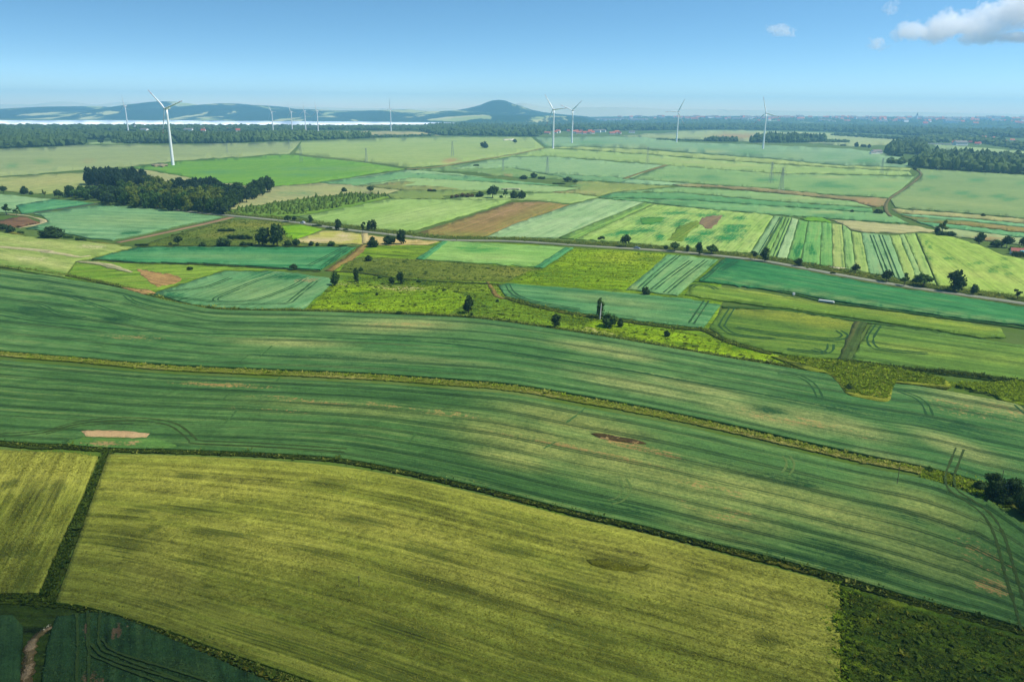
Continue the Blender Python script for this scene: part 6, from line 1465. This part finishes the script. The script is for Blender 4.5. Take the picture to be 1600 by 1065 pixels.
for px, py, t in [(830, 208.5, 0), (834, 210, 1), (839, 209, 2), (823, 212, 3), (812, 208, 2), (800, 206, 0), (803, 206.8, 3), (783, 207, 0), (868, 208.5, 0), (872, 207.5, 1), (897, 208.2, 1), (901, 207, 0), (904, 209, 3), (908, 206.5, 2), (913, 209.6, 0), (918, 208.8, 3), (922, 207.4, 1), (926, 209, 0), (933, 207, 4), (941, 206.5, 4), (850, 208, 2), (855, 209.5, 3), (888, 206.5, 2), (960, 209.4, 0), (964, 208.6, 1), (968, 209.6, 2), (956, 210, 3)]:
    house(px, py, t, 'red roofed house of the village beyond the turbine pair', VG, 1.25)
for px, py, lb in [(987, 208, 'pale flat gate shaped barn right of the village beyond the turbine pair'), (472, 217.5, 'white cottage in the tree belt before the four far turbines')]:
    house(px, py, 4, lb, None, 1.0, 0.1)
VR = 'houses of the right hand village'
for px, py, t in [(1490, 225, 0), (1492, 223, 2), (1499, 218.6, 1), (1503, 218.3, 0), (1508, 218.5, 3), (1512, 219, 1), (1526, 226.5, 0), (1530, 225.5, 2), (1537, 216.5, 1), (1543, 219.5, 0), (1547, 220.5, 3), (1552, 218, 1), (1556, 221, 2), (1575, 228, 0), (1577, 226.5, 1), (1585, 227.5, 0), (1590, 230.5, 3), (1594, 231, 0), (1520, 221, 3), (1563, 222.5, 2), (1570, 223, 0), (1581, 221.5, 1), (1588, 223, 2), (1533, 221.5, 2), (1516, 224, 2)]:
    house(px, py, t, 'red roofed house of the right hand village beyond the thick wood', VR, 1.0)
house(1500, 227.3, 4, 'long white hall at the edge of the right hand village', None, 1.5, .1)
VW = 'white garden sheds of the right hand village'
for px in np.arange(1450, 1486, 5.0):
    house(px, 225.3 + (px - 1450) * .03, 4, 'small white shed in the row at the left end of the right hand village', VW, .35, .1)
for px, py, k, lb in [(1369, 240.3, 1.0, 'white farm building before the corner wood'), (1364, 240.6, .6, 'small white outbuilding left of the white farm building')]:
    house(px, py, 4, lb, None, k, .3)
for px, py, t, lb in [(1572, 257.5, 1, 'pale house half hidden in the thick wood'), (1548, 246.5, 0, 'red roofed house rising behind the thick wood'), (1587, 260, 0, 'red roofed house at the right end of the thick wood'), (1600, 262, 3, 'long red house cut by the right edge behind the thick wood')]:
    house(px, py, t, lb, None, .9)
house(1592, 397.5, 3, 'red roofed farmhouse at the right edge above the yellow green field', None, .55, -.35)
o = empty('tarpaulin', pg(1598, 395.8, 1.2), -.3); tag(o, 'bright turquoise tarpaulin beside the farmhouse at the right edge', 'tarpaulin')
bm = bmesh.new(); bm_box(bm, (0, 0, .9), (4.4, 3, 1.8), 0, .8); link('cover', bm_mesh('cover', bm, flat_mat('tarp', '5fd0d8', .5, .08, 1)), o)
bm = bmesh.new()
for sx in (-1.6, 1.6): bm_box(bm, (sx, 0, 1.85), (.1, 2.6, .08))
link('strap', bm_mesh('strap', bm, MW), o)
house(672, 298.6, 2, 'small pale shed by the flat dark bush on the olive strip', None, .32, .2)
# steeple and white works left of the largest turbine
def church(px, py, k, label):
    o = empty('church', pg(px, py), .2); o.scale = (k, k, k); tag(o, label, 'church')
    wall, roof, ch, wins = HT[3]
    w_ = link('nave', wall, o); link('roof', roof, o)
    bm = bmesh.new(); bm_box(bm, (-11, 0, 9), (5, 5, 18)); t_ = link('church_tower', bm_mesh('church_tower', bm, HW_['f0eeea']), o)
    bm = bmesh.new(); bmesh.ops.create_cone(bm, cap_ends=True, segments=8, radius1=3.4, radius2=.1, depth=13, matrix=Matrix.Translation((-11, 0, 24.4))); link('spire', bm_mesh('spire', bm, HR_['77706c']), o)
church(216, 203.5, 1.0, 'white church steeple in the woods left of the largest turbine')
church(1436, 187, 2.2, 'large church with a spire in the distant town')
for px, py, lb in [(226, 205.6, 'white hall beside the white church steeple'), (295, 205.5, 'white cottage in the woods right of the largest turbine'), (318, 206.2, 'pale house in the woods right of the largest turbine'), (372, 205.6, 'red house at the right end of the woods behind the largest turbine')]:
    house(px, py, 4 if 'white' in lb else 0, lb, None, 1.3)
for k in range(14):
    house(300 + k * 4.6 + g5.uniform(-1, 1), 203.6 + g5.uniform(-.6, .8), int(g5.integers(0, 4)), 'small roof among the woods between lake and the largest turbine', 'houses between lake and woods', 1.2, parts=False)
# the distant town on its slope at the right
from mathutils.bvhtree import BVHTree
slope = ridge('hills', '860,190 930,185.5 1000,182.5 1080,181.5 1200,181.8 1300,182.4 1400,182.6 1500,183 1600,184 1700,185 1800,186', 8600, 7400, hill_mat('town_land', '2c4a34', '7d9a68', 'a3b088', 0.0016, 0.60), 'gently rising country under the distant town', nx=140, ny=40, seed=21, rough=2)
BV = BVHTree.FromPolygons([v.co[:] for v in slope.data.vertices], [p.vertices[:] for p in slope.data.polygons])
def on_slope(px, py):
    d = ((px - 800) / FPX) * _r + ((532.5 - py) / FPX) * _u + _f
    h = BV.ray_cast(Vector(CAM), Vector(d).normalized(), 20000)
    return None if h[0] is None else np.array(h[0])
def slope_house(px, py, t, label, group, k):
    p = on_slope(px, py)
    if p is None or p[2] < .5: return
    o = empty('house', p, g5.uniform(-.6, .6)); o.scale = (k, k, k); tag(o, label, 'house', group)
    wall, roof, ch, wins = HT[t]
    link('wall', wall, o); link('roof', roof, o)
TWN = 'buildings of the distant white settlement'
for k in range(40):
    slope_house(905 + k * 2.7 + g5.uniform(-1, 1), 188.2 + g5.uniform(-.9, .9), 4, 'white building of the distant settlement behind the turbine pair', TWN, g5.uniform(1.2, 1.8))
TWR = 'buildings of the distant town'
for k in range(230):
    px = 960 + 650 * g5.beta(1.5, 1.0)
    py = 183.6 + abs(g5.normal(0, 2.2)) * (.5 + (px - 960) / 420) + (px - 960) * .002
    slope_house(px, py, int(g5.choice([4, 4, 1, 0, 3])), 'tiny pale building of the distant town on the right horizon', TWR, g5.uniform(1.7, 2.8))
for px, py, k in [(1492, 187.5, 3.0), (1485, 187.3, 2.6), (1300, 185, 2.4), (1512, 203, 1.8), (1426, 187.4, 2.4), (1250, 189, 2.0)]:
    slope_house(px, py, 4, 'large pale block standing out in the distant town', 'large blocks of the distant town', k)
p = on_slope(1436, 187.5)
bpy.data.objects['church.001'].location = Vector(p)
C = []
for k in range(5200):
    px, py = g5.uniform(900, 1690), 184 + 15 * g5.beta(1.1, 1.0)
    if math.sin(px / 23) * math.sin(py / 1.7 + px / 90) + .5 * math.sin(px / 9 + py) < -.25: continue
    p = on_slope(px, py)
    if p is not None and p[2] > .6: C.append(p)
C = np.array(C); n = len(C); D = np.hypot(C[:, 0], C[:, 1])
V0 = np.array([(0, 0, 1.5), (1, 0, 0), (.3, .95, 0), (-.8, .6, 0), (-.8, -.6, 0), (.3, -.95, 0)], float); F0 = np.array([(0, 1, 2), (0, 2, 3), (0, 3, 4), (0, 4, 5), (0, 5, 1)])
V = V0[None] * np.stack([D * .0036 * g5.uniform(.6, 1.5, n), D * .0036 * g5.uniform(.6, 1.5, n), g5.uniform(5, 10, n)], 1)[:, None] * (1 + .2 * g5.standard_normal((n, 6, 1))) + C[:, None]
me = tri_mesh('woods', V.reshape(-1, 3), (F0[None] + (np.arange(n) * 6)[:, None, None]).reshape(-1, 3), WM); set_tint(me, np.repeat(g5.random(n), 6))
tag(link('woods', me), kind='stuff', label='scattered woods between the buildings of the distant town')

# ------------------------------------------------------------------ clouds
def cloud(name, lobes, dens, label, kn=1.0, nscale=.004):
    bm = bmesh.new()
    L = np.array(lobes, float)
    c = (L[:, :3] - L[:, 3:6]).min(0); d = (L[:, :3] + L[:, 3:6]).max(0)
    bm_box(bm, (c + d) / 2, d - c)
    me = bm_mesh(name, bm)
    m = bpy.data.materials.new(name); m.use_nodes = True; nt = m.node_tree; nt.nodes.clear(); g = NB(nt)
    pos = g.n('ShaderNodeNewGeometry').outputs['Position']
    acc = None
    for lb in lobes:
        v = g.n('ShaderNodeVectorMath', operation='SUBTRACT'); g.link(pos, v.inputs[0]); v.inputs[1].default_value = lb[:3]
        v2 = g.n('ShaderNodeVectorMath', operation='DIVIDE'); g.link(v.outputs[0], v2.inputs[0]); v2.inputs[1].default_value = lb[3:6]
        ln = g.n('ShaderNodeVectorMath', operation='LENGTH'); g.link(v2.outputs[0], ln.inputs[0])
        s = g.math('SUBTRACT', 1.0, ln.outputs['Value'])
        acc = s if acc is None else g.math('MAXIMUM', acc, s)
    nz = g.noise(pos, nscale, 8, .66)
    nz2 = g.noise(pos, nscale * 4.5, 6, .65)
    f = g.math('ADD', acc, g.math('ADD', g.math('MULTIPLY', g.math('SUBTRACT', nz, .53), 2.4 * kn), g.math('MULTIPLY', g.math('SUBTRACT', nz2, .5), 1.3 * kn)))
    den = g.math('MULTIPLY', g.step(f, .12, .34), dens)
    vo = g.n('ShaderNodeVolumePrincipled'); g.link(den, vo.inputs['Density']); vo.inputs['Color'].default_value = (1, 1, 1, 1); vo.inputs['Anisotropy'].default_value = 0.0
    mo = g.n('ShaderNodeOutputMaterial'); g.link(vo.outputs[0], mo.inputs['Volume'])
    me.materials.append(m)
    return tag(link(name, me), kind='stuff', label=label)
def sky_pt(px, py, D):
    d = ((px - 800) / FPX) * _r + ((532.5 - py) / FPX) * _u + _f
    return CAM + d * (D / d[1])
def puff(px, py, rx, ry, D, ky=.8):
    p = sky_pt(px, py, D); k = D / FPX / _f[1]
    return (p[0], p[1], p[2], rx * k, rx * k * ky, ry * k)
CD = 13600
# thin cloud added out of view, set towards the sun to dim the near ground
def shade_cloud(gx, gy, rx, ry, rz, dens, alt, label):
    c = Vector((gx, gy, 0)) + SUN_DIR * (alt / SUN_DIR.z)
    bm = bmesh.new(); bmesh.ops.create_icosphere(bm, subdivisions=4, radius=1.0)
    for v in bm.verts:
        k = 1 + .10 * math.sin(3 * v.co.x + 1) * math.cos(4 * v.co.y) + .06 * math.sin(7 * v.co.x + 5 * v.co.y)
        v.co = Vector((c.x + v.co.x * rx * k, c.y + v.co.y * ry * k, c.z + v.co.z * rz))
    me = bm_mesh('cloud', bm)
    m = bpy.data.materials.new('shade_cloud'); m.use_nodes = True; nt = m.node_tree; nt.nodes.clear(); g = NB(nt)
    vo = g.n('ShaderNodeVolumePrincipled'); vo.inputs['Density'].default_value = dens; vo.inputs['Color'].default_value = (.98, .98, .98, 1); vo.inputs['Anisotropy'].default_value = .6
    mo = g.n('ShaderNodeOutputMaterial'); g.link(vo.outputs[0], mo.inputs['Volume']); me.materials.append(m)
    tag(link('cloud', me), kind='stuff', label=label)
shade_cloud(10, 0, 420, 165, 60, .0048, 1300, 'added thin cloud, out of view, shading the foreground')
shade_cloud(-130, 95, 90, 60, 40, .006, 1450, 'small added cloud, out of view, shading the dark corner crop')
shade_cloud(185, 110, 110, 75, 40, .006, 1450, 'small added cloud, out of view, shading the scrubby meadow')
cloud('cloud', [puff(1430, 50, 34, 15, CD), puff(1470, 42, 44, 24, CD), puff(1525, 40, 50, 28, CD), puff(1515, 62, 28, 12, CD), puff(1570, 22, 46, 30, CD), puff(1620, 10, 60, 34, CD), puff(1600, 58, 50, 9, CD)], .0035, 'white cumulus at the upper right', nscale=.0022)
cloud('cloud', [puff(1374, 69, 16, 11, CD), puff(1403, 53, 10, 11, CD)], .0035, 'small wisps below the cumulus', kn=1.7, nscale=.004)
cloud('cloud', [puff(1391, 16, 12, 14, CD)], .0025, 'small wisp left of the cumulus top', kn=1.7, nscale=.004)
cloud('cloud', [puff(1222, 47, 24, 9, CD)], .0030, 'small lone wisp left of the cumulus', kn=1.8, nscale=.004)
